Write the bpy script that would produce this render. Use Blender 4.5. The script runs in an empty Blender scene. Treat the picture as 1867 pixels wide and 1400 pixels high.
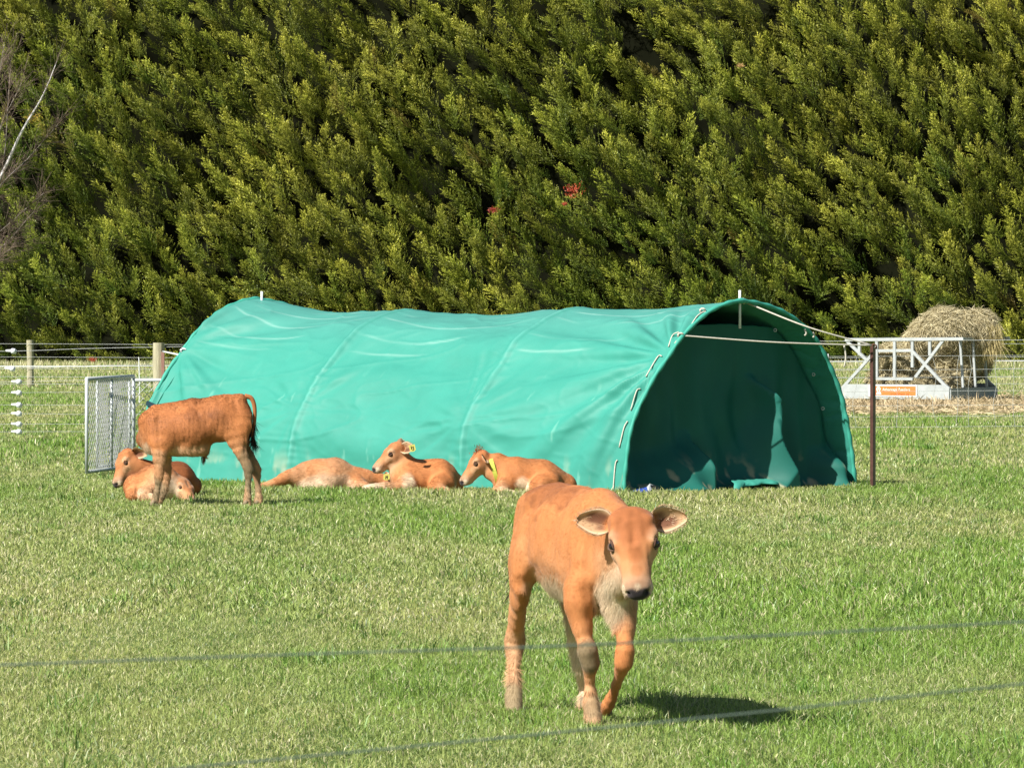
import bpy, math, random
import numpy as np
from mathutils import Vector

rng = np.random.default_rng(7)
random.seed(7)
S = bpy.context.scene
COL = S.collection

# ------------------------------------------------------------------ camera
FPX = 9000.0; CX = 933.5; HY = 560.0; CAMZ = 1.53
cam = bpy.data.cameras.new('camera'); camo = bpy.data.objects.new('camera', cam); COL.objects.link(camo)
camo.location = (0, 0, CAMZ); camo.rotation_euler = (math.radians(90), 0, 0)
cam.sensor_width = 36.0; cam.lens = FPX / 1867 * 36.0
cam.shift_y = -(700 - HY) / 1867.0
cam.clip_start = 0.1; cam.clip_end = 2000
cam.dof.use_dof = True; cam.dof.focus_distance = 30.0; cam.dof.aperture_fstop = 38.0
S.camera = camo

# ------------------------------------------------------------------ sky, sun, exposure
SUN_EL = math.radians(43.0)
SH = np.array([0.66, 0.62]); SH /= np.linalg.norm(SH)           # horizontal travel direction of sunlight
w = bpy.data.worlds.new("World"); S.world = w; w.use_nodes = True
nt = w.node_tree; bg = nt.nodes['Background']
sky = nt.nodes.new('ShaderNodeTexSky'); sky.sky_type = 'NISHITA'; sky.sun_disc = False
sky.sun_elevation = SUN_EL
sky.sun_rotation = math.atan2(-SH[0], -SH[1])
nt.links.new(sky.outputs[0], bg.inputs[0]); bg.inputs[1].default_value = 0.05
sl = bpy.data.lights.new('sun', 'SUN'); sl.energy = 5.0; sl.angle = math.radians(0.5); sl.color = (1.0, 0.955, 0.88)
so = bpy.data.objects.new('sun', sl); COL.objects.link(so)
sd = Vector((SH[0]*math.cos(SUN_EL), SH[1]*math.cos(SUN_EL), -math.sin(SUN_EL)))
so.rotation_euler = sd.to_track_quat('-Z', 'Y').to_euler(); so.location = (-10, 0, 30)
S.view_settings.view_transform = 'Standard'; S.view_settings.look = 'None'
S.view_settings.exposure = 0.76; S.view_settings.gamma = 1.0
S.cycles.max_bounces = 6; S.cycles.transparent_max_bounces = 8

# ------------------------------------------------------------------ helpers
def A(*v): return np.array(v, float)
def nrm(v): v = np.asarray(v, float); return v/(np.linalg.norm(v)+1e-12)
def P(px, py, d): return A((px-CX)*d/FPX, d, CAMZ-(py-HY)*d/FPX)
def gd(py): return FPX*CAMZ/(py-HY)                               # ground distance seen at a photo row

_R = np.random.default_rng(99).random((64, 64, 64))
def noise3(p, sc=1.0, off=0.0):
    q = np.asarray(p, float)*sc + off + 100.0
    i = np.floor(q).astype(int); f = q-i; f = f*f*(3-2*f)
    r = 0
    for dx in (0, 1):
        for dy in (0, 1):
            for dz in (0, 1):
                wgt = (f[..., 0] if dx else 1-f[..., 0])*(f[..., 1] if dy else 1-f[..., 1])*(f[..., 2] if dz else 1-f[..., 2])
                r = r + wgt*_R[(i[..., 0]+dx) % 64, (i[..., 1]+dy) % 64, (i[..., 2]+dz) % 64]
    return r*2-1
def fbm(p, sc=1.0, n=4, off=0.0):
    s = 0; a = 1; t = 0
    for k in range(n):
        s = s + a*noise3(p, sc*2**k, off+k*7.3); t += a; a *= .5
    return s/t
def v2(x, y): return np.stack([x, y, np.zeros_like(x)], -1)
def sst(a, b, x): t = np.clip((x-a)/(b-a), 0, 1); return t*t*(3-2*t)
def mix(a, b, t): return a*(1-t)+b*t

def wloc(o):
    v = np.zeros(3)
    while o is not None: v = v+np.array(o.location); o = o.parent
    return v
def build(name, V, faces, mat, parent=None, col=None, smooth=True, kind=None):
    """faces: list of int arrays (n,3) / (n,4); V in world space."""
    V = np.asarray(V, float)
    if parent is not None: V = V-wloc(parent)
    me = bpy.data.meshes.new(name)
    if isinstance(faces, np.ndarray): faces = [faces]
    faces = [np.asarray(f, np.int32) for f in faces if len(f)]
    me.vertices.add(len(V)); me.vertices.foreach_set('co', V.astype(np.float32).ravel())
    tot = sum(f.size for f in faces); me.loops.add(tot)
    me.loops.foreach_set('vertex_index', np.concatenate([f.ravel() for f in faces]))
    cnt = np.concatenate([np.full(len(f), f.shape[1], np.int32) for f in faces])
    st = np.concatenate([[0], np.cumsum(cnt)[:-1]]).astype(np.int32)
    me.polygons.add(len(cnt)); me.polygons.foreach_set('loop_start', st)
    try: me.polygons.foreach_set('loop_total', cnt)
    except Exception: pass
    me.polygons.foreach_set('use_smooth', np.full(len(cnt), smooth))
    if col is not None:
        c = np.ones((len(V), 4), np.float32); c[:, :3] = np.clip(col, 0, 1)
        at = me.color_attributes.new('Col', 'FLOAT_COLOR', 'POINT'); at.data.foreach_set('color', c.ravel())
    me.update(calc_edges=True); me.validate()
    me.materials.append(mat)
    o = bpy.data.objects.new(name, me); COL.objects.link(o)
    if parent is not None: o.parent = parent
    if kind: o['kind'] = kind
    return o
def tag(o, label, cat, group=None):
    o['label'] = label; o['category'] = cat
    if group: o['group'] = group
    return o
def thing(name, label, cat, loc, group=None):
    o = bpy.data.objects.new(name, None); COL.objects.link(o); o.location = tuple(float(v) for v in loc)
    o.empty_display_size = .1
    return tag(o, label, cat, group)

class MB:
    def __init__(s): s.V = []; s.Q = []; s.T = []; s.C = []; s.n = 0
    def add(s, V, Q=(), T=(), c=(1, 1, 1)):
        V = np.asarray(V, float); s.V.append(V)
        if len(Q): s.Q.append(np.asarray(Q)+s.n)
        if len(T): s.T.append(np.asarray(T)+s.n)
        c = np.asarray(c, float); s.C.append(np.broadcast_to(c, V.shape).copy()); s.n += len(V)
    def bar(s, a, b, w, h, up=(0, 0, 1), c=(1, 1, 1)):
        a = np.asarray(a, float); b = np.asarray(b, float); d = nrm(b-a); sd_ = np.cross(d, nrm(up))
        if np.linalg.norm(sd_) < 1e-3: sd_ = np.cross(d, A(1, 0, 0))
        sd_ = nrm(sd_); u = np.cross(sd_, d)
        V = [q + sd_*i*w/2 + u*j*h/2 for q in (a, b) for i, j in ((-1, -1), (1, -1), (1, 1), (-1, 1))]
        s.add(V, [(0, 1, 5, 4), (1, 2, 6, 5), (2, 3, 7, 6), (3, 0, 4, 7), (3, 2, 1, 0), (4, 5, 6, 7)], c=c)
    def tube(s, pts, r, n=6, c=(1, 1, 1), cap=True):
        pts = np.asarray(pts, float); m = len(pts); r = np.broadcast_to(r, (m,))
        T = np.gradient(pts, axis=0); T /= np.linalg.norm(T, axis=1)[:, None]+1e-12
        ref = A(0, 0, 1) if abs(T[:, 2]).mean() < .8 else A(0, 1, 0)
        sd_ = np.cross(T, ref); sd_ /= np.linalg.norm(sd_, axis=1)[:, None]+1e-12; u = np.cross(sd_, T)
        an = np.arange(n)/n*2*math.pi
        V = pts[:, None]+r[:, None, None]*(np.cos(an)[None, :, None]*sd_[:, None]+np.sin(an)[None, :, None]*u[:, None])
        V = V.reshape(-1, 3)
        i, j = np.meshgrid(np.arange(m-1), np.arange(n), indexing='ij'); i = i.ravel(); j = j.ravel(); k = (j+1) % n
        Q = np.stack([i*n+j, (i+1)*n+j, (i+1)*n+k, i*n+k], 1)
        TT = []
        if cap:
            V = np.vstack([V, pts[0], pts[-1]]); jj = np.arange(n); kk = (jj+1) % n
            TT = np.vstack([np.stack([np.full(n, m*n), jj, kk], 1), np.stack([np.full(n, m*n+1), (m-1)*n+kk, (m-1)*n+jj], 1)])
        s.add(V, Q, TT, c)
    def build(s, name, mat, parent=None, col=False, smooth=False, kind=None):
        F = []
        if s.Q: F.append(np.vstack(s.Q))
        if s.T: F.append(np.vstack(s.T))
        return build(name, np.vstack(s.V), F, mat, parent, np.vstack(s.C) if col else None, smooth, kind)

def spline(pts, n=40):
    pts = np.asarray(pts, float); m = len(pts)
    t = np.linspace(0, m-1, n); out = []
    pp = np.vstack([2*pts[0]-pts[1], pts, 2*pts[-1]-pts[-2]])
    for x in t:
        i = min(int(x), m-2); f = x-i; a, b, c, d = pp[i], pp[i+1], pp[i+2], pp[i+3]
        out.append(.5*((2*b)+(c-a)*f+(2*a-5*b+4*c-d)*f*f+(3*b-a-3*c+d)*f**3))
    return np.array(out)

# ------------------------------------------------------------------ materials
def mat(name, color=None, rough=.6, attr=False, spec=.3, metal=0, noise=None, bump=None, sheen=0, trans=0, coat=0):
    m = bpy.data.materials.new(name); m.use_nodes = True; t = m.node_tree; N = t.nodes; L = t.links
    b = N['Principled BSDF']; b.inputs['Roughness'].default_value = rough; b.inputs['Metallic'].default_value = metal
    b.inputs['Specular IOR Level'].default_value = spec
    if sheen: b.inputs['Sheen Weight'].default_value = sheen; b.inputs['Sheen Roughness'].default_value = .5
    src = None
    if attr:
        a = N.new('ShaderNodeVertexColor'); a.layer_name = 'Col'; src = a.outputs[0]
    else:
        rgb = N.new('ShaderNodeRGB'); rgb.outputs[0].default_value = (*color, 1); src = rgb.outputs[0]
    tc = N.new('ShaderNodeTexCoord')
    if noise:                                   # (scale, low, high, stretch)
        sc, lo, hi = noise[:3]; mp = N.new('ShaderNodeMapping'); mp.inputs['Scale'].default_value = noise[3] if len(noise) > 3 else (1, 1, 1)
        L.new(tc.outputs['Object'], mp.inputs[0])
        n = N.new('ShaderNodeTexNoise'); n.inputs['Scale'].default_value = sc; n.inputs['Detail'].default_value = 6; n.inputs['Roughness'].default_value = .65
        L.new(mp.outputs[0], n.inputs['Vector'])
        mr = N.new('ShaderNodeMapRange'); mr.inputs[1].default_value = .3; mr.inputs[2].default_value = .7; mr.inputs[3].default_value = lo; mr.inputs[4].default_value = hi
        L.new(n.outputs[0], mr.inputs[0])
        mx = N.new('ShaderNodeVectorMath'); mx.operation = 'SCALE'; L.new(src, mx.inputs[0]); L.new(mr.outputs[0], mx.inputs['Scale']); src = mx.outputs[0]
    L.new(src, b.inputs['Base Color'])
    if bump:
        sc, st_, dist = bump[:3]; mp = N.new('ShaderNodeMapping'); mp.inputs['Scale'].default_value = bump[3] if len(bump) > 3 else (1, 1, 1)
        L.new(tc.outputs['Object'], mp.inputs[0])
        n = N.new('ShaderNodeTexNoise'); n.inputs['Scale'].default_value = sc; n.inputs['Detail'].default_value = 5
        L.new(mp.outputs[0], n.inputs['Vector'])
        bp = N.new('ShaderNodeBump'); bp.inputs['Strength'].default_value = st_; bp.inputs['Distance'].default_value = dist
        L.new(n.outputs[0], bp.inputs['Height']); L.new(bp.outputs[0], b.inputs['Normal'])
    if trans:
        tr = N.new('ShaderNodeBsdfTranslucent'); L.new(src, tr.inputs[0]); mxs = N.new('ShaderNodeMixShader'); mxs.inputs[0].default_value = trans
        out = N['Material Output']; L.new(b.outputs[0], mxs.inputs[1]); L.new(tr.outputs[0], mxs.inputs[2]); L.new(mxs.outputs[0], out.inputs[0])
    return m
M = {}
M['grass'] = mat('grass', attr=True, rough=.42, spec=.45, trans=.25)
M['leaf'] = mat('leaf', attr=True, rough=.5, spec=.35, trans=.15)
M['coat'] = mat('coat', attr=True, rough=.75, spec=.15, noise=(55, .94, 1.05, (1, 1, .3)), bump=(140, .15, .003, (1, 1, .4)), sheen=.12)
M['fur'] = mat('fur', attr=True, rough=.6, spec=.2, trans=.12)
M['tarp'] = mat('tarp', attr=True, rough=.55, spec=.22, noise=(3.0, .93, 1.06), bump=(420, .06, .001))
M['wire'] = mat('wire', (.55, .56, .55), .45, metal=.4, spec=.5)
M['plastic_white'] = mat('plastic_white', (.75, .77, .8), .4, noise=(30, .85, 1.05))
M['galv'] = mat('galvanised', (.52, .56, .56), .5, metal=.12, noise=(14, .75, 1.15))
M['rope'] = mat('rope', (.56, .53, .45), .8, noise=(60, .75, 1.1))
M['rust'] = mat('rust', (.10, .045, .035), .8, noise=(22, .7, 1.35))
M['wood'] = mat('wood', (.40, .37, .25), .85, noise=(5, .7, 1.2, (6, 6, .7)), bump=(30, .5, .01, (5, 5, .5)))
M['steel_paint'] = mat('painted_steel', (.42, .45, .45), .5, noise=(9, .82, 1.08))
M['hay'] = mat('hay', attr=True, rough=.7, spec=.25, trans=.15)
M['eye'] = mat('eye', (.008, .006, .006), .12, spec=.7)
M['hoof'] = mat('hoof', (.24, .18, .11), .7, noise=(40, .7, 1.2))
M['tagyellow'] = mat('tag_yellow', (.60, .55, .13), .5, noise=(60, .9, 1.05))
M['collar'] = mat('collar_webbing', (.50, .54, .08), .7, noise=(80, .85, 1.1))
M['ink'] = mat('ink', (.03, .03, .03), .6)
M['bark'] = mat('bark', attr=True, rough=.8, spec=.2)
M['orange'] = mat('orange_sign', (.80, .20, .05), .5, noise=(12, .93, 1.05))
M['white'] = mat('white_print', (.82, .82, .80), .5)
M['shaded_twigs'] = mat('shaded_twig_mass', (.008, .009, .004), .95, spec=.05, noise=(1.2, .6, 1.4))
M['nearwire'] = mat('fence_wire', (.09, .125, .10), .5, metal=.3, noise=(20, .85, 1.15))

# ------------------------------------------------------------------ ground
def patchy(x, y):
    p = v2(x, y*.22)
    return fbm(p, .9, 4, 3.1), fbm(p, .28, 3, 21.7), fbm(p, 3.2, 3, 40.2)
m = bpy.data.materials.new('ground'); m.use_nodes = True; t = m.node_tree; N = t.nodes; L = t.links
b = N['Principled BSDF']; b.inputs['Roughness'].default_value = .9; b.inputs['Specular IOR Level'].default_value = .1
tc = N.new('ShaderNodeTexCoord'); n1 = N.new('ShaderNodeTexNoise'); n1.inputs['Scale'].default_value = .5; n1.inputs['Detail'].default_value = 9; n1.inputs['Roughness'].default_value = .7
L.new(tc.outputs['Object'], n1.inputs['Vector'])
n2 = N.new('ShaderNodeTexNoise'); n2.inputs['Scale'].default_value = 14; n2.inputs['Detail'].default_value = 8; L.new(tc.outputs['Object'], n2.inputs['Vector'])
ad = N.new('ShaderNodeMath'); ad.operation = 'ADD'; L.new(n1.outputs[0], ad.inputs[0]); L.new(n2.outputs[0], ad.inputs[1])
hf = N.new('ShaderNodeMath'); hf.operation = 'MULTIPLY'; hf.inputs[1].default_value = .5; L.new(ad.outputs[0], hf.inputs[0])
cr = N.new('ShaderNodeValToRGB'); L.new(hf.outputs[0], cr.inputs[0])
e = cr.color_ramp.elements; e[0].position = .36; e[0].color = (.045, .085, .02, 1); e[1].position = .66; e[1].color = (.30, .26, .13, 1)
k = e.new(.5); k.color = (.15, .20, .06, 1)
L.new(cr.outputs[0], b.inputs['Base Color'])
gx = np.concatenate([np.linspace(-400, -24, 12), np.linspace(-20, 20, 81), np.linspace(24, 400, 12)])
gy = np.concatenate([np.linspace(-300, 8, 8), np.linspace(10, 140, 261), np.linspace(150, 900, 12)])
X, Y = np.meshgrid(gx, gy, indexing='ij'); Z = .012*fbm(v2(X, Y), .5, 3)-.006
i, j = np.meshgrid(np.arange(len(gx)-1), np.arange(len(gy)-1), indexing='ij'); ny = len(gy)
Q = np.stack([i*ny+j, (i+1)*ny+j, (i+1)*ny+j+1, i*ny+j+1], -1).reshape(-1, 4)
build('ground', np.stack([X, Y, Z], -1).reshape(-1, 3), Q, m, kind='structure')

def blades(name, x, y, h, wd, seg, lean=.5, straw=0.0, label=None):
    n = len(x); pa, pb, pc = patchy(x, y)
    z0 = np.full(n, -.008)
    yaw = rng.random(n)*2*math.pi
    faceyaw = rng.normal(0, .7, n)                       # blade width direction, mostly across the view but varied
    sdv = np.stack([np.cos(faceyaw), np.sin(faceyaw), np.zeros(n)], -1)
    ln = np.abs(rng.normal(0, lean, n))
    dr = np.stack([np.cos(yaw)*ln, np.sin(yaw)*ln, np.ones(n)], -1); dr /= np.linalg.norm(dr, axis=1)[:, None]
    B = np.stack([x, y, z0], -1)
    drp = np.stack([dr[:, 0]*1.9, dr[:, 1]*1.9, dr[:, 2]*.62], -1)
    base = wd[:, None]*sdv
    fresh = A(.200, .310, .055); mid = A(.290, .345, .105); dark = A(.070, .140, .024); st = A(.50, .47, .26); yel = A(.33, .355, .11)
    r = rng.random(n)
    c = mix(mid, fresh, sst(-.15, .25, pa)[:, None])
    c = mix(c, yel, (sst(.0, .5, -pa+.4*pb)*.8)[:, None])
    c = np.where((r < .12+.22*sst(.1, .6, pc))[:, None], dark, c)
    ps = .10+.17*sst(.05, .5, -pa)+straw
    c = np.where((rng.random(n) < ps)[:, None], st*(.7+.5*rng.random(n))[:, None], c)
    c = c*(.74+.62*rng.random(n))[:, None]
    if seg == 2:
        v = np.stack([B-base, B+base, B+dr*h[:, None]*.55-base*.8, B+dr*h[:, None]*.55+base*.8, B+dr*h[:, None]*.55+drp*h[:, None]*.5], 1)
        k = np.arange(n)[:, None]*5; F = [k+np.array([[0, 1, 3, 2]]), k+np.array([[2, 3, 4]])]
        cc = np.repeat(c[:, None], 5, 1)
    else:
        v = np.stack([B-base, B+base, B+dr*h[:, None]], 1); k = np.arange(n)[:, None]*3; F = [k+np.array([[0, 1, 2]])]
        cc = np.repeat(c[:, None], 3, 1)
    o = build(name, v.reshape(-1, 3), F, M['grass'], col=cc.reshape(-1, 3), smooth=True, kind='stuff')
    if label: tag(o, label, 'grass')
    return o
def scatter(n, d0, d1, wf=.14):
    d = np.sqrt(rng.random(n)*(d1*d1-d0*d0)+d0*d0); return (rng.random(n)*2-1)*wf*d, d
def hmul(x, y):
    pa, pb, pc = patchy(x, y)
    return (.62+.45*sst(-.2, .5, pa)+1.0*sst(.25, .7, pc)*sst(-.1, .3, pa))
x, y = scatter(380000, 15.3, 24); blades('grass', x, y, .040*hmul(x, y)*(.35+1.25*rng.random(len(x))**1.6), .0010+.0012*rng.random(len(x)), 2, .95, label='short sunlit pasture grass in the foreground, patchy green and straw')
x, y = scatter(380000, 24, 46); blades('grass', x, y, .05*hmul(x, y)*(.5+rng.random(len(x))), .0020+.0018*rng.random(len(x)), 2, .8, label='pasture grass around the green shelter and the resting calves')
x, y = scatter(230000, 46, 92); blades('grass', x, y, .05*hmul(x, y)*(.5+rng.random(len(x))), .006+.005*rng.random(len(x)), 1, .5, .06, label='shorter pasture grass beyond the shelter up to the hay feeder')
x, y = scatter(120000, 92, 131); blades('grass', x, y, .06*(.5+rng.random(len(x))), .010+.008*rng.random(len(x)), 1, .4, .30, label='straw coloured far pasture grass in front of the hedge')
x, y = scatter(26000, 122, 132); keep = fbm(v2(x, y), .35, 3, 5) > -.25; x = x[keep]; y = y[keep]
blades('dry_grass', x, y, .17*(.4+rng.random(len(x))), .007+.006*rng.random(len(x)), 2, .3, .62, label='tall dry grass fringe along the foot of the hedge')
# greener tussocks and weeds scattered over the paddock
def tussocks():
    x, y = scatter(520, 15.6, 60); xs = []; ys = []; hs = []
    for a, b_ in zip(x, y):
        k = rng.integers(30, 90); rr = rng.uniform(.03, .12)
        xs.append(a+rng.normal(0, rr, k)); ys.append(b_+rng.normal(0, rr*1.5, k)); hs.append(rng.uniform(.045, .085)*(.4+rng.random(k)))
    x = np.concatenate(xs); y = np.concatenate(ys); h = np.concatenate(hs)
    o = blades('grass', x, y, h, (.0018+.002*rng.random(len(x)))*(y/26)**.5, 2, .8, -.05, label='darker greener tussocks scattered over the grazed pasture')
    at = o.data.color_attributes['Col']; c = np.zeros(len(at.data)*4, np.float32); at.data.foreach_get('color', c); c = c.reshape(-1, 4); c[:, :3] *= np.array([.62, .82, .6]); at.data.foreach_set('color', c.ravel())
tussocks()
n = 3800; cx = rng.choice([.298, .007, .352], n); cy = rng.choice([0, 1], n); x = np.where(cx == .298, .298, np.where(cx == .007, .007, .352)); y = np.where(x == .298, 17.90, np.where(x == .007, 18.54, 18.15))
x = x+rng.normal(0, .10, n); y = y+rng.normal(-.06, .10, n); blades('grass', x, y, .042*(.4+rng.random(n)), .0012+.0012*rng.random(n), 2, .8, label='grass tufts around the hooves of the walking calf')
# grass tufts hiding the foot of shelter and calves
n = 16000; x = rng.uniform(-4.2, 3.6, n); y = 40.0+rng.normal(0, .35, n)+(-x)*.38; blades('grass', x, y, .070*(.4+rng.random(n)), .003+.002*rng.random(n), 2, .6, label='longer grass tufts along the foot of the shelter')

# ------------------------------------------------------------------ hedge
def plume_template(seed):
    r = np.random.default_rng(seed); V = []; tt = []
    nb = 56
    for k in range(nb):
        t0 = .05+.95*k/nb; az = r.uniform(0, 2*math.pi); out = A(math.cos(az), math.sin(az)*.7, 0)
        o = A(.10*math.sin(t0*2.0), 0, t0)
        ln = (.29*(1-t0)**.7+.06)*r.uniform(.7, 1.2); d = nrm(out*r.uniform(.55, .95)+A(0, 0, .8))
        m = int(6+ln*36)
        for q in range(m):
            f = (q+.5)/m; p = o+d*ln*f+A(0, 0, .05*f*f)
            a2 = r.uniform(0, 2*math.pi); e1 = nrm(d+1.0*A(math.cos(a2), math.sin(a2), r.uniform(-.1, .5)))
            L_ = r.uniform(.030, .058); W_ = nrm(np.cross(e1, r.normal(size=3)))*r.uniform(.0055, .0095)
            V.append([p-W_, p+W_, p+e1*L_]); tt.append([t0*.6+f*.4]*3)
    return np.array(V), np.array(tt)
def hedge():
    root = thing('hedge', 'tall dense conifer shelterbelt hedge filling the background behind the paddock', 'hedge', (0, 131, 0))
    T = [plume_template(s) for s in range(7)]
    pts = []
    for zc in np.arange(.25, 11.4, .34):
        for xc in np.arange(-21.5, 21.6, .34):
            pts.append((xc+rng.normal(0, .17), zc+rng.normal(0, .17)))
    pts = np.array(pts); n = len(pts)
    q = np.stack([pts[:, 0], pts[:, 1]*.8, np.zeros(n)], -1)
    lump = fbm(q, .55, 3, 11.0); lump2 = fbm(q, 1.5, 2, 31.0)
    dep = 130.8-1.3*lump-.8*lump2+.03*pts[:, 1]+rng.normal(0, .30, n)
    keep = ~((lump2+.5*lump < -.62) & (rng.random(n) < .7))
    tone = fbm(q, .22, 2, 51.0)
    Vs = []; Cs = []
    for i in np.nonzero(keep)[0]:
        V, tt = T[rng.integers(7)]
        xx, zz = pts[i]; low = 1-min(1, zz/3.0)
        ax = nrm(A(-.50+.22*lump[i]*2+rng.normal(0, .27), -.50+rng.normal(0, .25), .74-.35*low+rng.normal(0, .12)))
        s1 = nrm(np.cross(ax, A(0, 1, 0)+.6*rng.normal(size=3))); s2 = np.cross(ax, s1)
        sc = rng.uniform(.65, 1.45)
        W = (V[..., 0:1]*s1+V[..., 1:2]*s2+V[..., 2:3]*ax)
        W = W*sc
        W = W-ax*sc*.45+A(xx, dep[i], zz)
        if W[..., 2].min() < .02: W[..., 2] = np.maximum(W[..., 2], .02+.1*rng.random())
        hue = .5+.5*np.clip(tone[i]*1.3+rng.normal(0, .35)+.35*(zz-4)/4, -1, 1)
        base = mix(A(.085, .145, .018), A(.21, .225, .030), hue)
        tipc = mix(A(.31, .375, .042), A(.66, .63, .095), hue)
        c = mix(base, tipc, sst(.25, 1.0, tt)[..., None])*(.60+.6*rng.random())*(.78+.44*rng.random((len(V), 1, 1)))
        if rng.random() < .012: c = mix(c, A(.22, .12, .04), .5)
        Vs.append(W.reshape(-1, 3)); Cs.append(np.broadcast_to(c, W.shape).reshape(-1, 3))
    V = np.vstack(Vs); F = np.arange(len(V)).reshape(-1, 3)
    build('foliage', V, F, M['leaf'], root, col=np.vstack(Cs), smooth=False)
    # inner mass of dead twigs, near-black with the gap shade put into its colour
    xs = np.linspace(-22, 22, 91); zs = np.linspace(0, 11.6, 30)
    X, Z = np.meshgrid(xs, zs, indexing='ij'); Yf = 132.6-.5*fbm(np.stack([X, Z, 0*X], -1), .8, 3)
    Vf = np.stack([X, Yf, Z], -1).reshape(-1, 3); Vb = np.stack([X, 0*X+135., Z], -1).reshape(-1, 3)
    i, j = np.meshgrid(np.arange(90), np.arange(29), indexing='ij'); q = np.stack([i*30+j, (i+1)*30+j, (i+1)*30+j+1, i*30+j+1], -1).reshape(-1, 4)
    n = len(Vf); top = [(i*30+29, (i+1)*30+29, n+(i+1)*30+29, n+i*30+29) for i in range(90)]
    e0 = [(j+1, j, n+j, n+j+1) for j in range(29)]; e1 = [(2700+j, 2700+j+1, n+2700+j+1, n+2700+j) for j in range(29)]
    build('shaded_twig_mass', np.vstack([Vf, Vb]), np.vstack([q, q[:, ::-1]+n, top, e0, e1]), M['shaded_twigs'], root)
    # red-brown dead sprigs
    for (px, py, rr, cc) in ((1045, 347, .22, (.45, .075, .035)), (900, 383, .10, (.33, .05, .03)), (168, 657, .10, (.4, .07, .04)), (1030, 372, .05, (.35, .06, .03)), (60, 215, .2, (.42, .30, .04)), (1350, 120, .07, (.4, .25, .1))):
        nn = int(900*rr+60); c0 = P(px, py, 129.2); p = c0+rng.normal(size=(nn, 3))*A(rr*.55, .10, rr*.38)
        e1 = rng.normal(size=(nn, 3)); e1 /= np.linalg.norm(e1, axis=1)[:, None]; s_ = np.cross(e1, rng.normal(size=(nn, 3))); s_ /= np.linalg.norm(s_, axis=1)[:, None]
        V = np.stack([p-s_*.010, p+s_*.010, p+e1*.06], 1)
        build('dead_foliage', V.reshape(-1, 3), np.arange(nn*3).reshape(-1, 3), M['leaf'], root, col=np.repeat((A(*cc)*(.6+.8*rng.random((nn, 1)))), 3, 0), smooth=False)
hedge()

# ------------------------------------------------------------------ bare birch at the left edge
def birch():
    d = 96.0; root = thing('birch_tree', 'leafless young birch with pale stem and purplish twigs at the left edge', 'tree', (P(-95, 560, d)[0], d, 0))
    tr = spline([A(root.location[0], d, 0), P(-90, 600, d), P(-60, 430, d), P(0, 325, d-.3), P(40, 240, d-.5), P(78, 175, d-.6), P(104, 112, d-.7)], 50)
    mb = MB(); mb.tube(tr, np.linspace(.06, .006, 50)**1.0, 7, c=(.62, .58, .58)); mb.build('trunk', M['bark'], root, col=True, smooth=True)
    limbs = [[(-60, 430), (0, 340), (50, 290), (105, 228)], [(-85, 560), (-20, 470), (15, 440), (62, 385)], [(-80, 520), (-30, 450), (20, 405), (80, 352)],
             [(-70, 470), (-30, 390), (5, 300), (15, 180), (20, 110)], [(-85, 590), (-40, 520), (0, 470), (40, 440)], [(-60, 430), (-40, 300), (-10, 180), (8, 80)],[(-80,510),(-30,380),(-5,250),(40,150)]]
    tw = MB(); r = np.random.default_rng(3)
    for L_ in limbs:
        pts = spline([P(px, py, d-.3+r.normal(0, .3)) for px, py in L_], 30)
        lb = MB(); lb.tube(pts, np.linspace(.015, .004, 30), 5, c=(.30, .26, .23)); lb.build('branch', M['bark'], root, col=True, smooth=True)
        for k in range(6, 30):
            for _ in range(4):
                a = pts[k]; dr = nrm(nrm(pts[k]-pts[k-1])*1.2+r.normal(0, .55, 3)); ln = r.uniform(.25, .75)
                q = [a, a+dr*ln*.5+r.normal(0, .02, 3), a+dr*ln+A(0, 0, -.05)]
                tw.tube(q, [.0045, .0035, .002], 3, c=A(.115, .085, .06)*r.uniform(.7, 1.5), cap=False)
                for _ in range(2):
                    b_ = q[1]; e_ = nrm(dr+r.normal(0, .6, 3))*ln*.5; tw.tube([b_, b_+e_], [.003, .002], 3, c=(.11, .08, .06), cap=False)
    for k in range(34, 50):
        for _ in range(4):
            a = tr[k]; dr = nrm(nrm(tr[k]-tr[k-1])*1.0+r.normal(0, .5, 3)); ln = r.uniform(.25, .6); tw.tube([a, a+dr*ln], [.0045, .002], 3, c=(.11, .085, .06), cap=False)
    tw.build('twigs', M['bark'], root, col=True)
birch()

# ------------------------------------------------------------------ shelter
FL = P(1135, 898, 40.72); FL[2] = 0
WV = A(2.03, 1.70, 0); LV = A(-4.24, 3.20, 0)
LI = nrm(LV); WI = nrm(WV); WL = np.linalg.norm(WV); LL = np.linalg.norm(LV)
NF = nrm(np.cross(WV, A(0, 0, 1)))            # front outward normal
prof = np.array([(0, 0), (.008, .12), (.026, .30), (.055, .42), (.094, .52), (.135, .615), (.183, .70), (.25, .82), (.344, .93), (.42, .98), (.48, 1.0), (.52, 1.0), (.616, .975), (.72, .915), (.82, .80), (.887, .65), (.934, .50), (.962, .35), (.985, .18), (1, 0)])
pw = spline(np.column_stack([prof[:, 0]*WL, prof[:, 1]*1.58, 0*prof[:, 0]]), 400)
arc = np.concatenate([[0], np.cumsum(np.linalg.norm(np.diff(pw, axis=0), axis=1))]); ARC = arc[-1]
def prof_at(t):      # t in metres of arc from the left foot
    return np.interp(t, arc, pw[:, 0]), np.interp(t, arc, pw[:, 1])
HS = [0, .323, .675, 1.0]                                  # hoop positions
HH = [1.0, .955, .945, 1.012]                             # hoop height factors
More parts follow.
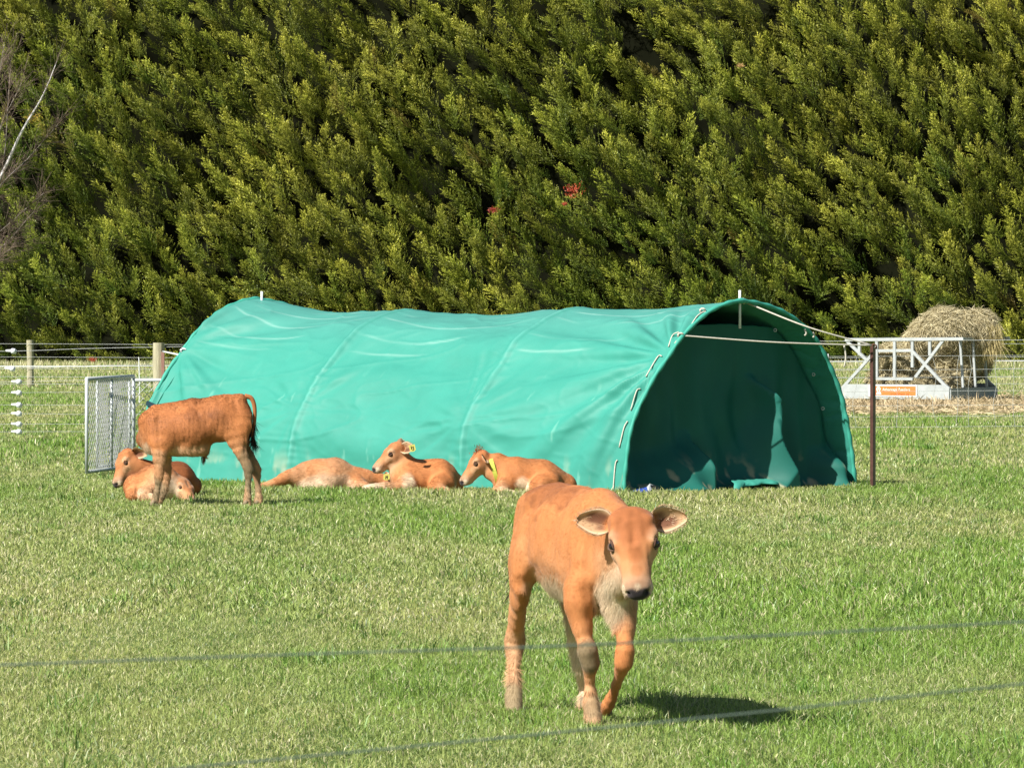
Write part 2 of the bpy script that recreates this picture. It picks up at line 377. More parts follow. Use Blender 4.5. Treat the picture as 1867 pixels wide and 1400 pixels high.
def cover_point(s, t):
    """s 0..1 along the length, t arc metres; returns world points"""
    a, z = prof_at(t); hf = np.interp(s, HS, HH); z = z*hf
    w_ = a
    base = FL+LV*np.expand_dims(s, -1)+WI*np.expand_dims(w_, -1); base = base+A(0, 0, 1)*np.expand_dims(z, -1)
    da = (prof_at(t+.01)[0]-prof_at(t-.01)[0]); dz = (prof_at(t+.01)[1]-prof_at(t-.01)[1]); ll = np.sqrt(da*da+dz*dz)+1e-9
    nw = -dz/ll; nz = da/ll                              # outward normal in the hoop plane (left side: -W)
    nl = np.cross(LI, A(0, 0, 1)); nw3 = WI*np.expand_dims(nw, -1)+A(0, 0, 1)*np.expand_dims(nz, -1)
    return base, nw3, a, z
def shelter():
    root = thing('calf_shelter', 'long green tarpaulin hoop shelter with laced open arch end standing on the pasture', 'shelter', tuple(FL+LV/2+WV/2))
    ns, nt_ = 330, 300
    s, t = np.meshgrid(np.linspace(0, 1, ns), np.linspace(0, ARC, nt_), indexing='ij')
    sm = s*LL
    base, nv, a, z = cover_point(s, t)
    D = np.zeros_like(s)
    # sag of each bay
    pz = t/ARC
    wide = np.sin(np.pi*np.clip(pz, 0, 1))
    for k in range(3):
        q = np.clip((s-HS[k])/(HS[k+1]-HS[k]), 0, 1); ins = (s >= HS[k]) & (s <= HS[k+1])
        amp = [.035, .045, .066][k]; D -= np.where(ins, amp*np.sin(np.pi*q)**1.2*wide, 0)
    sl_ = np.stack([sm, t, 0*s], -1)
    for k in (1, 2):
        ds = sm-HS[k]*LL; D += .016*np.exp(-(ds/.035)**2)*sst(.05, .3, t)
        D += .0028*np.sin(t*55+16*fbm(sl_, 2.0, 2))*np.exp(-np.abs(ds)/.11)*sst(2.0, 1.2, t)
    # folds fanning from the front lacing point
    def fan(s0, t0, nf, amp, fall, ph, sgn=1):
        dx = (sm-s0)*sgn; dy = t-t0; r = np.hypot(dx, dy); th = np.arctan2(dy, dx+.05)
        g = fbm(np.stack([th*3, 0*th, 0*th+ph], -1), 1.0, 2, ph)
        w1 = np.sin(nf*th+3.2*g+ph); w1 = np.sign(w1)*np.abs(w1)**.8
        return amp*w1*sst(.05, .5, r)*np.exp(-r/fall)*sst(2.2, 1.6, t)
    D += fan(0, 1.28, 15, .046, 1.4, .7)
    D += fan(0, .75, 9, .012, .8, 2.7)
    D += fan(LL, 1.30, 8, .040, 1.0, 1.9, -1)
    D += fan(HS[1]*LL, .6, 12, .012, .7, 3.0, -1)+fan(HS[2]*LL, .7, 10, .014, .6, 5.0, -1)
    bay2 = sst(HS[1]*LL, HS[1]*LL+.25, sm)*sst(HS[2]*LL, HS[2]*LL-.25, sm)
    D += bay2*.014*np.sin(t*9.5+1.4*np.sin(sm*1.5)+3*fbm(sl_, .8, 2))
    D += .010*fbm(sl_*A(1, 1.6, 1), 1.3, 3)+.0035*fbm(sl_*A(1, 2.4, 1), 6, 3)
    rg = np.abs(fbm(sl_*A(.75, 2.3, 1)+A(0, .35, 0)*sm[..., None], 1.15, 3, 61)); D += .011*np.exp(-rg/.05)*(1-np.exp(-t/.3))
    rg = np.abs(fbm(sl_*A(1.2, 2.6, 1)-A(0, .5, 0)*sm[..., None], 2.3, 2, 83)); D += .0045*np.exp(-rg/.07)
    # slumped skirt near the ground
    D += .05*np.exp(-t/.10)*(fbm(sl_*A(1, 0, 0), 2.2, 3)+.25)+.05*np.exp(-(ARC-t)/.10)*(fbm(sl_*A(1, 0, 0), 2.2, 3, 9)+.2)
    crown = np.exp(-((t-ARC*.5)/.7)**2)
    V = base+nv*D[..., None]
    V[..., 2] = np.maximum(V[..., 2], 0); Vcov = V; Ncov = nv
    # colour of the cloth: teal, bleached on top, pale crease marks, mud at the foot
    teal = A(.042, .262, .205); c = np.broadcast_to(teal, s.shape+(3,)).copy()
    bl = sst(1.25, 2.0, t)*sst(ARC-1.2, ARC-2.0, t)
    c = mix(c, A(.08, .26, .225), (bl*.6)[..., None])
    c *= (1+.06*fbm(sl_, 2.5, 4, 8))[..., None]
    cre = np.zeros_like(s)
    for k in range(3):
        q = (s-HS[k])/(HS[k+1]-HS[k]); ins = (q > 0) & (q < 1)
        for tc_, am, q0, q1, sk in ((1.95, .22, .0, 1, .0), (2.10, .16, .15, .95, .0), (1.72, .20, .3, 1.0, .35), (1.50, .12, .45, 1, .35), (2.2, .1, 0, .6, 0)):
            tc2 = tc_-am*np.sin(np.pi*np.clip(q, 0, 1))+sk*(-.5+(1-q if k != 0 else 1-q))*.6
            ln = np.exp(-((t-tc2)/.011)**2)*ins*sst(q0, q0+.12, q)*sst(q1, q1-.12, q)*sst(-.35, .25, fbm(sl_, 1.6, 2, tc_*10))
            cre = np.maximum(cre, ln)
    c = mix(c, A(.30, .48, .43), (cre*.42)[..., None])
    for k in (1, 2):
        ds = np.abs(sm-HS[k]*LL); scf = np.exp(-(ds/.05)**2)*sst(.1, .5, fbm(sl_*A(3, 1, 1), 5, 3))*sst(1.5, .9, t)
        c = mix(c, A(.16, .42, .33), (scf*.22)[..., None])
        seam = np.exp(-((sm-HS[k]*LL-.035)/.006)**2)+np.exp(-((sm-HS[k]*LL+.035)/.006)**2)
        c = mix(c, A(.03, .22, .17), (seam*.45)[..., None])
    for k in (1, 2):
        ds = sm-HS[k]*LL; c = mix(c, A(.14, .42, .36), (np.exp(-(ds/.010)**2)*.40*sst(-.5, .3, fbm(sl_, 3, 2, 44)))[..., None])
    mud = sst(.36, .02, t)*sst(.18, .55, fbm(sl_*A(3.2, 1.2, 1), 3.6, 5, 5))
    c = mix(c, A(.42, .40, .27), (mud*.6)[..., None])
    scr = sst(.52, .62, fbm(sl_*A(7, 1.6, 1), 2.2, 3, 15))*sst(1.3, .6, t); c = mix(c, A(.2, .45, .36), (scr*.4)[..., None])
    i, j = np.meshgrid(np.arange(ns-1), np.arange(nt_-1), indexing='ij')
    Q = np.stack([i*nt_+j, (i+1)*nt_+j, (i+1)*nt_+j+1, i*nt_+j+1], -1).reshape(-1, 4)
    o = build('cover', V.reshape(-1, 3), Q, M['tarp'], root, col=c.reshape(-1, 3))
    sol = o.modifiers.new('thickness', 'SOLIDIFY'); sol.thickness = .004; sol.offset = 0
    # front and rear hems with the hoop pipe inside
    tt = np.linspace(0, ARC, 140)
    for s0, nm in ((-.002, 'front_hem'), (1.002, 'rear_hem')):
        bp, nv_, _, _ = cover_point(np.full(140, s0), tt); mb = MB()
        rr = .019+.0035*np.sin(tt*40)+.003*fbm(np.stack([tt, tt*0, tt*0], -1), 9, 2)
        mb.tube(bp+nv_*.0, rr, 8, c=(.05, .33, .25)); mb.build(nm, M['tarp'], root, col=True, smooth=True)
    for k in (1, 2, 3):
        bp, nv_, _, _ = cover_point(np.full(60, HS[k]+(.012 if k == 0 else -.012 if k == 3 else 0)), np.linspace(0, ARC, 60)); mb = MB(); mb.tube(bp-nv_*(.05 if k in (1,2) else .045), .013, 7)
        mb.build('hoop_pipe', M['galv'], root, smooth=True)
    # pole stubs through the ridge
    for s0, a0 in ((.004, .505), (.985, .492)):
        b0 = FL+LV*s0+WV*a0; mb = MB(); mb.tube([b0+A(0, 0, 1.35), b0+A(0, 0, 1.57), b0+A(0, 0, 1.672)], .011, 8); mb.build('pole_stub', M['plastic_white'], root, smooth=True)
    # hanging front curtain set back inside the arch
    na, nz = 240, 150
    av, vv = np.meshgrid(np.linspace(.030, .985, na), np.linspace(0, 1, nz), indexing='ij')
    zp = np.interp(np.clip(av*WL+np.where(av < .5, -.05, .05), 0, WL), pw[:, 0], pw[:, 1])
    ztop = np.minimum(zp-.035, 1.335+.05*np.sin((av-.2)*5)+.012*fbm(v2(av*6, av*0), 3, 2))
    zz = vv*ztop; ps_ = np.stack([av*WL, zz, 0*av], -1)
    D = .31-.09*av+.014*fbm(ps_*A(4, .8, 1), 1, 3)
    D -= (.024*np.sin(av*30+2.8*fbm(ps_, 1.1, 2))+.016*np.sin(av*62+5*fbm(ps_, 1.3, 2, 9)))*sst(1.45, .5, zz)
    def ridge(ar, wl, wr, amp): u = av-ar; return amp*np.exp(-(u/np.where(u < 0, wl, wr))**2)
    u = av-.368-.02*zz; D -= .36*np.where(u < 0, np.exp(-np.abs(u)/(.02+.16*sst(.45, .0, zz))), np.exp(-(u/.013)**2))*sst(.52, .16, zz)
    u = av-(.690-.05*zz+.008*np.sin(zz*11)); D -= (.27+.12*sst(.5, 0, zz))*np.where(u < 0, np.exp(-(np.abs(u)/(.010+.085*sst(.62, .0, zz)**1.2))**1.3), np.exp(-(u/.020)**2))*sst(.98, .74, zz)
    D -= ridge(.95, .05, .03, .22)*sst(.36, .14, zz)
    D -= .40*np.exp(-zz/.05)*(.35+.5*fbm(ps_*A(1, 0, 0), 3.0, 2, 4))*sst(.02, .12, av)*sst(.99, .9, av)
    D = np.maximum(D, -.14)
    edge = sst(0, .05, av)*sst(1, .95, av); D = D*edge+.035*(1-edge)
    V = FL+WV*av[..., None]+LI*D[..., None]+A(0, 0, 1)*zz[..., None]
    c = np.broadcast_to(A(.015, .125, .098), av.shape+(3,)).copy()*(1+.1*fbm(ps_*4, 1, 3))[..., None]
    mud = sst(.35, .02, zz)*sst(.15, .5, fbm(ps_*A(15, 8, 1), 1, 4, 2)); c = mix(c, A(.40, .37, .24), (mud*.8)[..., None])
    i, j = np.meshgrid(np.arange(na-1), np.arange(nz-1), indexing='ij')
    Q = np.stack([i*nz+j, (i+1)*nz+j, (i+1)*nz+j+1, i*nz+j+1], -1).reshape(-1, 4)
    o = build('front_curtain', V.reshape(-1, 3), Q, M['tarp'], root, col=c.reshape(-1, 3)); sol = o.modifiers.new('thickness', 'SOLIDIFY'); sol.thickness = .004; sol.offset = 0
    # rear curtain
    av, vv = np.meshgrid(np.linspace(.01, .99, 80), np.linspace(0, 1, 40), indexing='ij'); zz = vv*(np.interp(av*WL, pw[:, 0], pw[:, 1])*1.0-.01)
    V = FL+LV*.985+WV*av[..., None]+LI*(.02*np.sin(av*30))[..., None]+A(0, 0, 1)*zz[..., None]
    i, j = np.meshgrid(np.arange(79), np.arange(39), indexing='ij'); Q = np.stack([i*40+j, (i+1)*40+j, (i+1)*40+j+1, i*40+j+1], -1).reshape(-1, 4)
    build('rear_curtain', V.reshape(-1, 3), Q, M['tarp'], root, col=np.broadcast_to(A(.035, .27, .21), (80*40, 3)))
    # bottom flap and printed scrap at the foot of the curtain
    def F(px, py, out): # a point in front of the arch plane
        a = (px-1135)/427.; d = FL[1]+WV[1]*a; p = P(px, py, d); return p+NF*out
    mb = MB(); g = []
    for k in range(17):
        u = k/16; g += [F(1322+110*u, 893-10*math.sin(u*3)-4*u, .10+.03*math.sin(k*1.3)), F(1330+98*u, 880-5*u+2*math.sin(k*2.1), .06), F(1338+88*u, 874-3*u, -.05)]
    mb.add(g, [(3*k+i, 3*k+3+i, 3*k+4+i, 3*k+1+i) for k in range(16) for i in (0, 1)], c=(.05, .30, .23)); o = mb.build('ground_flap', M['tarp'], root, col=True, smooth=True)
    sol = o.modifiers.new('thickness', 'SOLIDIFY'); sol.thickness = .006
    # lacing along the left front hem (each visible loop)
    SV = Vcov.reshape(-1, 3); SN = Ncov.reshape(-1, 3); sel = (t.ravel() < ARC*.56) & (s.ravel() < .3); SV = SV[sel]; SN = SN[sel]
    SPX = CX+SV[:, 0]/SV[:, 1]*FPX; SPY = HY-(SV[:, 2]-CAMZ)/SV[:, 1]*FPX
    def LP(px, py, out=.012):
        k = np.argmin((SPX-px)**2+(SPY-py)**2); return SV[k]+SN[k]*out
    loops = [((1240, 608), (1228, 614), (1220, 633)), ((1208, 650), (1200, 653), (1181, 688)), ((1171, 709), (1164, 716), (1152, 748)), ((1146, 770), (1139, 780), (1131, 815)), ((1128, 838), (1123, 850), (1119, 895)),
             ((1285, 570), (1272, 580), (1260, 594)), ((1345, 551), (1315, 561), (1284, 570))]
    for lp in loops:
        mb = MB(); mb.tube(spline([LP(*q) for q in lp], 14), .0056, 6); mb.build('lacing', M['rope'], root, smooth=True)
    for q in ((1282, 569), (1243, 613), (1356, 552)):
        mb = MB(); c0 = LP(*q); k = np.linspace(0, 6.28*2, 26); mb.tube(np.column_stack([c0[0]+.022*np.cos(k), c0[1]+.012*np.sin(k*1.5), c0[2]+.02*np.sin(k)]), .008, 6); mb.build('knot', M['rope'], root, smooth=True)
    mb = MB(); mb.tube(spline([LP(1254, 617), LP(1255, 628), LP(1254, 641)], 8), .007, 6); mb.build('rope_tail', M['rope'], root, smooth=True)
    mb = MB(); mb.tube(spline([LP(1268, 565), LP(1282, 567), LP(1292, 571)], 8), .007, 6); mb.build('rope_tail', M['rope'], root, smooth=True)
    # ropes to the steel post
    top = P(1589, 630, 41.62)
    for pts, nm in (([LP(1243, 613), P(1410, 624, 41.3), top], 'guy_rope'), ([LP(1356, 553), P(1475, 597, 41.5), top+A(0, .01, .003)], 'guy_rope')):
        mb = MB(); mb.tube(spline(pts, 30), .0075, 6); mb.build(nm, M['rope'], root, smooth=True)
    for (px, py, dy) in ((1467, 603, 9), (1482, 609, 6), (1539, 632, 38)):
        mb = MB(); mb.tube(spline([P(px, py-3, 41.55), P(px+3, py+dy*.5, 41.55), P(px, py+dy, 41.55)], 8), .008, 5); mb.build('rope_tail', M['rope'], root, smooth=True)
    mb = MB(); mb.tube(np.linspace(cover_point(np.array([1.0]), np.array([1.22]))[0][0]+A(-.01, 0, 0), P(297, 641, 56.7), 6), .010, 6); mb.build('guy_rope', M['plastic_white'], root, smooth=True)
    p0 = cover_point(np.array([1.0]), np.array([1.27]))[0][0]; mb = MB(); k = np.linspace(0, 6.28*2, 26); mb.tube(np.column_stack([p0[0]+.025*np.cos(k), p0[1]-.02+.012*np.sin(k*1.5), p0[2]+.018*np.sin(k)]), .009, 6); mb.build('knot', M['plastic_white'], root, smooth=True)
    p0 = cover_point(np.array([1.0]), np.array([.66]))[0][0]; mb = MB(); mb.bar(p0+A(-.03, -.03, .03), p0+A(.06, -.05, -.01), .02, .04); mb.build('hem_clip', mat('clip', (.01, .04, .06), .6), root)
    # grommets on the curtain top and right
    for (px, py) in ((1428, 602), (1515, 745), (1498, 683)):
        c0 = F(px, py, -.1); k = np.linspace(0, 6.28, 14); mb = MB(); mb.tube(np.column_stack([c0[0]+.012*np.cos(k), np.full(14, c0[1]), c0[2]+.012*np.sin(k)]), .004, 5); mb.build('grommet', M['galv'], root, smooth=True)
    # printed scrap
    rs = thing('printed_bag_scrap', 'crumpled blue and white printed scrap lying at the left foot of the shelter arch', 'scrap', tuple(F(1155, 899, .12)*A(1, 1, 0)))
    def quad(name, pts, m_):
        mb = MB(); mb.add(pts, [(0, 1, 2, 3)]); o = mb.build(name, m_, rs); sol = o.modifiers.new('thickness', 'SOLIDIFY'); sol.thickness = .003; return o
    quad('blue_print', [F(1137, 900, .13), F(1137, 893, .12), F(1160, 887, .13), F(1158, 897, .16)], mat('blue_print', (.05, .10, .42), .5, noise=(60, .6, 1.6)))
    quad('white_print', [F(1158, 898, .16), F(1160, 887, .13), F(1167, 881, .12), F(1176, 885, .12)], mat('pale_print', (.7, .72, .74), .5))
    quad('black_print', [F(1165, 889, .135), F(1168, 883, .125), F(1175, 884.5, .125), F(1173, 890, .14)], M['ink'])
    # steel post
    rp = thing('steel_post', 'slim rusty brown steel post holding the guy ropes right of the shelter', 'post', (P(1592, 560, 41.7)[0], 41.7, 0))
    x0 = rp.location[0]; z1 = CAMZ-(630-HY)*41.7/FPX
    mb = MB(); mb.bar((x0-.014, 41.70, -.05), (x0-.014, 41.70, z1), .022, .045, up=(0, 1, 0)); mb.build('rusty_flange', M['rust'], rp)
    mb = MB(); mb.bar((x0+.010, 41.72, -.05), (x0+.010, 41.72, z1-.012), .026, .006, up=(0, 1, 0)); mb.build('web', mat('old_steel', (.30, .25, .19), .7, noise=(20, .8, 1.2)), rp)
    mb = MB(); mb.tube([(x0-.02, 41.69, z1-.005), (x0+.0, 41.69, z1+.012), (x0+.026, 41.69, z1+.0), (x0+.028, 41.69, z1-.03)], .008, 6); mb.build('wire_loop', M['rust'], rp, smooth=True)
shelter()

# ------------------------------------------------------------------ fences
def fences():
    # far post-and-wire fence
    d = 94.; r = thing('wire_fence', 'far wire fence with one slim wooden post before the hedge', 'fence', (P(55, 560, d)[0], d, 0))
    def wood_post(px, hw, ytop, d, root):
        x0 = P(px, 560, d)[0]; z1 = P(px, ytop, d)[2]; k = np.linspace(-.05, z1, 14); mb = MB()
        mb.tube(np.column_stack([x0+.004*np.sin(k*5), np.full(14, d), k]), hw*(1+.03*np.sin(k*9)), 12); return mb.build('post', M['wood'], root, smooth=False)
    wood_post(55, .065, 620, d, r)
    for yy in (627, 651, 672, 687, 700):
        mb = MB(); mb.tube(spline([P(-260, yy+1, d-.08), P(55, yy, d-.08), P(900, yy+4, d-.08), P(1800, yy, d-.08), P(2150, yy, d-.08)], 30), .0042, 4); mb.build('wire', M['wire'], r)
    # nearer fence with insulators and netting
    d = 57.; r = thing('electric_fence', 'nearer wire fence with thick wooden strainer post and white strain insulators at left', 'fence', (P(290, 560, d)[0], d, 0))
    wood_post(290, .068, 625, d, r)
    mb = MB(); x0 = P(298, 560, d)[0]; mb.bar((x0, d-.09, .4), (x0, d-.09, P(0, 641, d)[2]), .035, .05, up=(0, 1, 0)); mb.build('rusty_plate', mat('rusty_plate', (.28, .15, .12), .8, noise=(9, .8, 1.2)), r)
    ys = (640, 672, 696, 716, 738, 754, 773, 787)
    ym = (633, 664, 690, 712, 737, 755, 772, 786)
    yr = (621, 649, 674, 688, 713, 739, 759, 778)
    for k in range(8):
        mb = MB(); mb.tube(spline([P(-200, ys[k]+2, d), P(30, ys[k], d), P(280, ym[k], d), P(1100, yr[k]+2, d), P(1550, yr[k]+1, d), P(1867, yr[k]-1, d), P(2100, yr[k], d)], 60), .0022 if k else .0032, 4)
        mb.build('wire', M['wire'], r)
        px = (24, 22, 34, 34, 34, 34, 34, 34)[k]; c0 = P(px, ys[k], d-.02); mb = MB()
        mb.tube([c0+A(-.085, 0, .004), c0+A(-.03, 0, .002), c0+A(-.022, 0, 0)], [.011, .017, .02], 8)
        mb.tube([c0+A(-.024, 0, 0), c0+A(-.015, 0, 0), c0+A(.018, 0, -.004), c0+A(.026, 0, -.006)], [.022, .032, .034, .022], 10); mb.tube([c0+A(.022, .01, -.008), c0+A(.036, .01, -.010)], .024, 8, c=(.1, .1, .1))
        mb.build('insulator', M['plastic_white'], r, smooth=True)
    for px in (1560, 1635, 1702, 1745, 1768, 1815, 1850, 1900):
        mb = MB(); w_ = rng.normal(0, 3, 5); mb.tube(spline([P(px+w_[0], 648, d), P(px+w_[1]+2, 674, d), P(px+w_[2], 700, d), P(px+w_[3], 738, d), P(px+w_[4], 778, d)], 16), .0022, 4); mb.build('stay_wire', M['wire'], r)
    # temporary white tape fence
    r = thing('tape_fence', 'temporary fence of white electric tape on thin white plastic standards', 'fence', (P(254, 560, 79)[0], 79, 0))
    mb = MB(); mb.tube([P(254, 738, 79), P(254.5, 700, 79), P(253, 651, 79)], .008, 6); mb.build('standard', M['plastic_white'], r)
    mb = MB(); mb.tube([P(1510, 720, 83), P(1510, 645, 83)], .009, 6); mb.build('standard', M['plastic_white'], r)
    pts = spline([P(-200, 667, 79), P(100, 668, 79), P(254, 667, 79), P(800, 664, 81), P(1510, 659, 83), P(2100, 657, 84)], 40); mb = MB()
    for k in range(39): mb.bar(pts[k], pts[k+1], .004, .016)
    mb.build('tape', M['plastic_white'], r)
    # closest wires, out of focus
    r = thing('near_fence', 'blurred pale wires of the fence closest to the viewer', 'fence', (0, 4.0, 0))
    for pts in ([(-300, 1222), (0, 1212), (500, 1194), (1000, 1178), (1370, 1160), (1867, 1133), (2300, 1108)], [(-100, 1442), (330, 1400), (860, 1350), (1370, 1299), (1867, 1246), (2300, 1200)]):
        p3 = spline([P(px, py, 4.0) for px, py in pts], 60); mb = MB(); mb.tube(p3, .0009, 8); mb.build('wire', M['nearwire'], r, smooth=True)
fences()

# ------------------------------------------------------------------ netting gate
def gate_panel(A0, A1, z0, z1, ups, mesh_step, root, rr=.016):
    A0 = np.asarray(A0, float); A1 = np.asarray(A1, float); w_ = np.linalg.norm((A1-A0)[:2]); ax = (A1-A0)/w_
    pt = lambda u, z: A0+ax*u+A(0, 0, 1)*z
    for (a, b_, r_) in ((pt(0, z1), pt(w_, z1), rr*1.15), (pt(0, z0), pt(w_, z0), rr), (pt(0, z0), pt(0, z1), rr), (pt(w_, z0), pt(w_, z1), rr)):
        mb = MB(); mb.tube([a, (a+b_)/2, b_], r_, 8); mb.build('frame_pipe', M['galv'], root, smooth=True)
    for u in ups:
        mb = MB(); mb.tube([pt(u, z0), pt(u, z1)], rr*.85, 8); mb.build('upright', M['galv'], root, smooth=True)
    mb = MB(); st = mesh_step; H = z1-z0; nW = int(w_/st)+1; nH = int(H/st)
    for k in range(-nH, nW+1):
        for sg in (1, -1):
            pts = []
            for q in range(nH+1):
                u = (k+q if sg > 0 else k+nH-q)*st+rng.normal(0, st*.05)
                if 0 <= u <= w_: pts.append(pt(u, z0+q*H/nH)+A(0, -.004*sg, 0))
            if len(pts) > 1: mb.tube(pts, .0034, 3, cap=False)
    mb.build('netting', M['wire'], root)
def gate():
    p = lambda px, d: A((px-CX)*d/FPX, d, 0)
    r = thing('netting_gate', 'galvanised pipe gate with wire netting left of the shelter', 'gate', tuple(p(160, 44.6)))
    z1 = CAMZ-(691-HY)*44.6/FPX
    gate_panel(p(158, 44.6), p(243, 46.3), .04, z1, [.9], .075, r)
    r2 = thing('netting_gate', 'second netting panel beside the gate, partly hidden behind the shelter end', 'gate', tuple(p(244, 46.4)))
    gate_panel(p(244.5, 46.4), p(420, 46.5), .04, CAMZ-(693-HY)*46.4/FPX, [], .085, r2, .013)
    r3 = thing('netting_gate', 'thin rusty netting panel leaning just behind the left side of the gate', 'gate', tuple(p(176, 45.4)))
    gate_panel(p(177, 45.3), p(236, 46.8), .06, z1-.03, [], .085, r3, .012)
gate()

# ------------------------------------------------------------------ hay feeder
def strands(name, root, pts, dirs, ln, wd, cols, mt='hay'):
    n = len(pts); s_ = np.cross(dirs, rng.normal(size=(n, 3))); s_ /= np.linalg.norm(s_, axis=1)[:, None]+1e-9
    mid = pts+dirs*ln[:, None]*.5+rng.normal(size=(n, 3))*ln[:, None]*.06
    V = np.stack([pts-s_*wd[:, None], pts+s_*wd[:, None], mid+s_*wd[:, None], mid-s_*wd[:, None], pts+dirs*ln[:, None]], 1).reshape(-1, 3)
    k = np.arange(n)[:, None]*5
    return V, [k+np.array([[0, 1, 2, 3]]), k+np.array([[3, 2, 4]])], np.repeat(cols, 5, 0)

# ---- distance-field body builder
def smin(a, b, k):
    h = np.clip(.5+.5*(b-a)/k, 0, 1); return b*(1-h)+a*h-k*h*(1-h)
class SDF:
    def __init__(s): s.p = []; s.sub = []; s.paint = []
    def seg(s, a, b, ra, rb, side=(0, 1, 0), col=None, k=.04, end=None):
        ra = ra if np.ndim(ra) else (ra, ra); rb = rb if np.ndim(rb) else (rb, rb)
        s.p.append((np.asarray(a, float), np.asarray(b, float), ra, rb, np.asarray(side, float), col, k))
    def cut(s, c, r, side=(0, 1, 0), b=None, k=.01): s.sub.append((np.asarray(c, float), np.asarray(b if b is not None else np.asarray(c)+1e-4, float), r, k))
    @staticmethod
    def dist(X, q):
        a, b, ra, rb, side, _, _ = q; ab = b-a; L2 = ab@ab+1e-12; t = np.clip(((X-a)@ab)/L2, 0, 1)
        d = X-(a+t[..., None]*ab); dr = ab/math.sqrt(L2) if L2 > 1e-8 else A(1, 0, 0)
        if L2 < 1e-8 and abs(side@dr) > .9: dr = A(0, 0, 1)
        sv = side-dr*(side@dr)
        if np.linalg.norm(sv) < 1e-3: sv = np.cross(dr, A(.3, .2, 1))
        sv = nrm(sv); uv = np.cross(dr, sv)
        w_ = ra[0]+(rb[0]-ra[0])*t; h_ = ra[1]+(rb[1]-ra[1])*t; mn = np.minimum(w_, h_); l_ = d@dr
        e = np.sqrt((d@sv/w_)**2+(d@uv/h_)**2+(l_/np.minimum(w_, h_))**2)
        return (e-1)*mn
    def mesh(s, h, pad=.05, zmin=None):
        P0 = np.array([np.minimum(q[0], q[1])-max(*q[2], *q[3]) for q in s.p]).min(0)-pad; P1 = np.array([np.maximum(q[0], q[1])+max(*q[2], *q[3]) for q in s.p]).max(0)+pad
        n = np.ceil((P1-P0)/h).astype(int)+1; F = np.full(n, 1.0)
        ax = [P0[i]+np.arange(n[i])*h for i in range(3)]
        for q in s.p:
            m_ = max(*q[2], *q[3])*1.15+q[6]*1.5+.02
            lo = np.maximum(np.floor((np.minimum(q[0], q[1])-m_-P0)/h).astype(int), 0); hi = np.minimum(np.ceil((np.maximum(q[0], q[1])+m_-P0)/h).astype(int)+1, n)
            X = np.stack(np.meshgrid(*[ax[i][lo[i]:hi[i]] for i in range(3)], indexing='ij'), -1)
            sl2 = tuple(slice(lo[i], hi[i]) for i in range(3)); F[sl2] = smin(F[sl2], s.dist(X, q), q[6])
        for (c, b, r, k) in s.sub:
            m_ = r+k+.02; lo = np.maximum(np.floor((np.minimum(c, b)-m_-P0)/h).astype(int), 0); hi = np.minimum(np.ceil((np.maximum(c, b)+m_-P0)/h).astype(int)+1, n)
            X = np.stack(np.meshgrid(*[ax[i][lo[i]:hi[i]] for i in range(3)], indexing='ij'), -1)
            sl2 = tuple(slice(lo[i], hi[i]) for i in range(3)); ab = b-c; t = np.clip(((X-c)@ab)/(ab@ab), 0, 1); dd = np.linalg.norm(X-(c+t[..., None]*ab), axis=-1)-r
            F[sl2] = -smin(-F[sl2], dd, k)
        if zmin is not None:
            zz = zmin-(ax[2]); F = np.maximum(F, zz[None, None, :])
        return nets(F, P0, h)
    def colour(s, V, default):
        W = np.zeros(len(V)); C = np.zeros((len(V), 3))
        for q in s.p:
            d = s.dist(V, q); w_ = np.exp(-np.clip(d+.012, 0, None)/.012)+1e-9; c = default if q[5] is None else A(*q[5])
            W += w_; C += w_[:, None]*c
        return C/W[:, None]
def nets(F, P0, h):
    ins = F < 0; n = np.array(F.shape)
    c8 = np.zeros(tuple(n-1), np.int8)
    for dx in (0, 1):
        for dy in (0, 1):
            for dz in (0, 1): c8 += ins[dx:n[0]-1+dx, dy:n[1]-1+dy, dz:n[2]-1+dz]
    act = (c8 > 0) & (c8 < 8); I = np.argwhere(act); idx = np.full(tuple(n-1), -1, np.int64); idx[act] = np.arange(len(I))
    S_ = np.zeros((len(I), 3)); N_ = np.zeros(len(I)); cor = [(a, b, c) for a in (0, 1) for b in (0, 1) for c in (0, 1)]
    for a in cor:
        for axx in range(3):
            if a[axx]: continue
            b = list(a); b[axx] = 1
            fa = F[tuple((I+np.array(a)).T)]; fb = F[tuple((I+np.array(b)).T)]; cr_ = (fa < 0) != (fb < 0)
            t = np.where(cr_, fa/(fa-fb+1e-12), 0); pt = np.array(a, float)+t[:, None]*(np.array(b)-np.array(a)); S_ += np.where(cr_[:, None], pt, 0); N_ += cr_
    V = P0+(I+S_/N_[:, None])*h; quads = []
    for axx in range(3):
        sl0 = [slice(1, -1)]*3; sl0[axx] = slice(0, -1); sl1 = list(sl0); sl1[axx] = slice(1, None)
        a = ins[tuple(sl0)]; b = ins[tuple(sl1)]; E = np.argwhere(a != b); 
        if not len(E): continue
        off = np.array([1, 1, 1]); off[axx] = 0; G = E+off; u, v = (axx+1) % 3, (axx+2) % 3
        du = np.zeros(3, int); du[u] = 1; dv = np.zeros(3, int); dv[v] = 1
        q = np.stack([idx[tuple((G-du-dv).T)], idx[tuple((G-dv).T)], idx[tuple(G.T)], idx[tuple((G-du).T)]], 1)
        s0 = a[tuple(E.T)]; q = np.where(s0[:, None], q, q[:, ::-1]); quads.append(q)
    Q = np.vstack(quads); Q = Q[(Q >= 0).all(1)]
    return V, Q
def vnormals(V, Q):
    fn = np.cross(V[Q[:, 2]]-V[Q[:, 0]], V[Q[:, 3]]-V[Q[:, 1]]); N_ = np.zeros_like(V)
    for k in range(4): np.add.at(N_, Q[:, k], fn)
    return N_/(np.linalg.norm(N_, axis=1)[:, None]+1e-12)
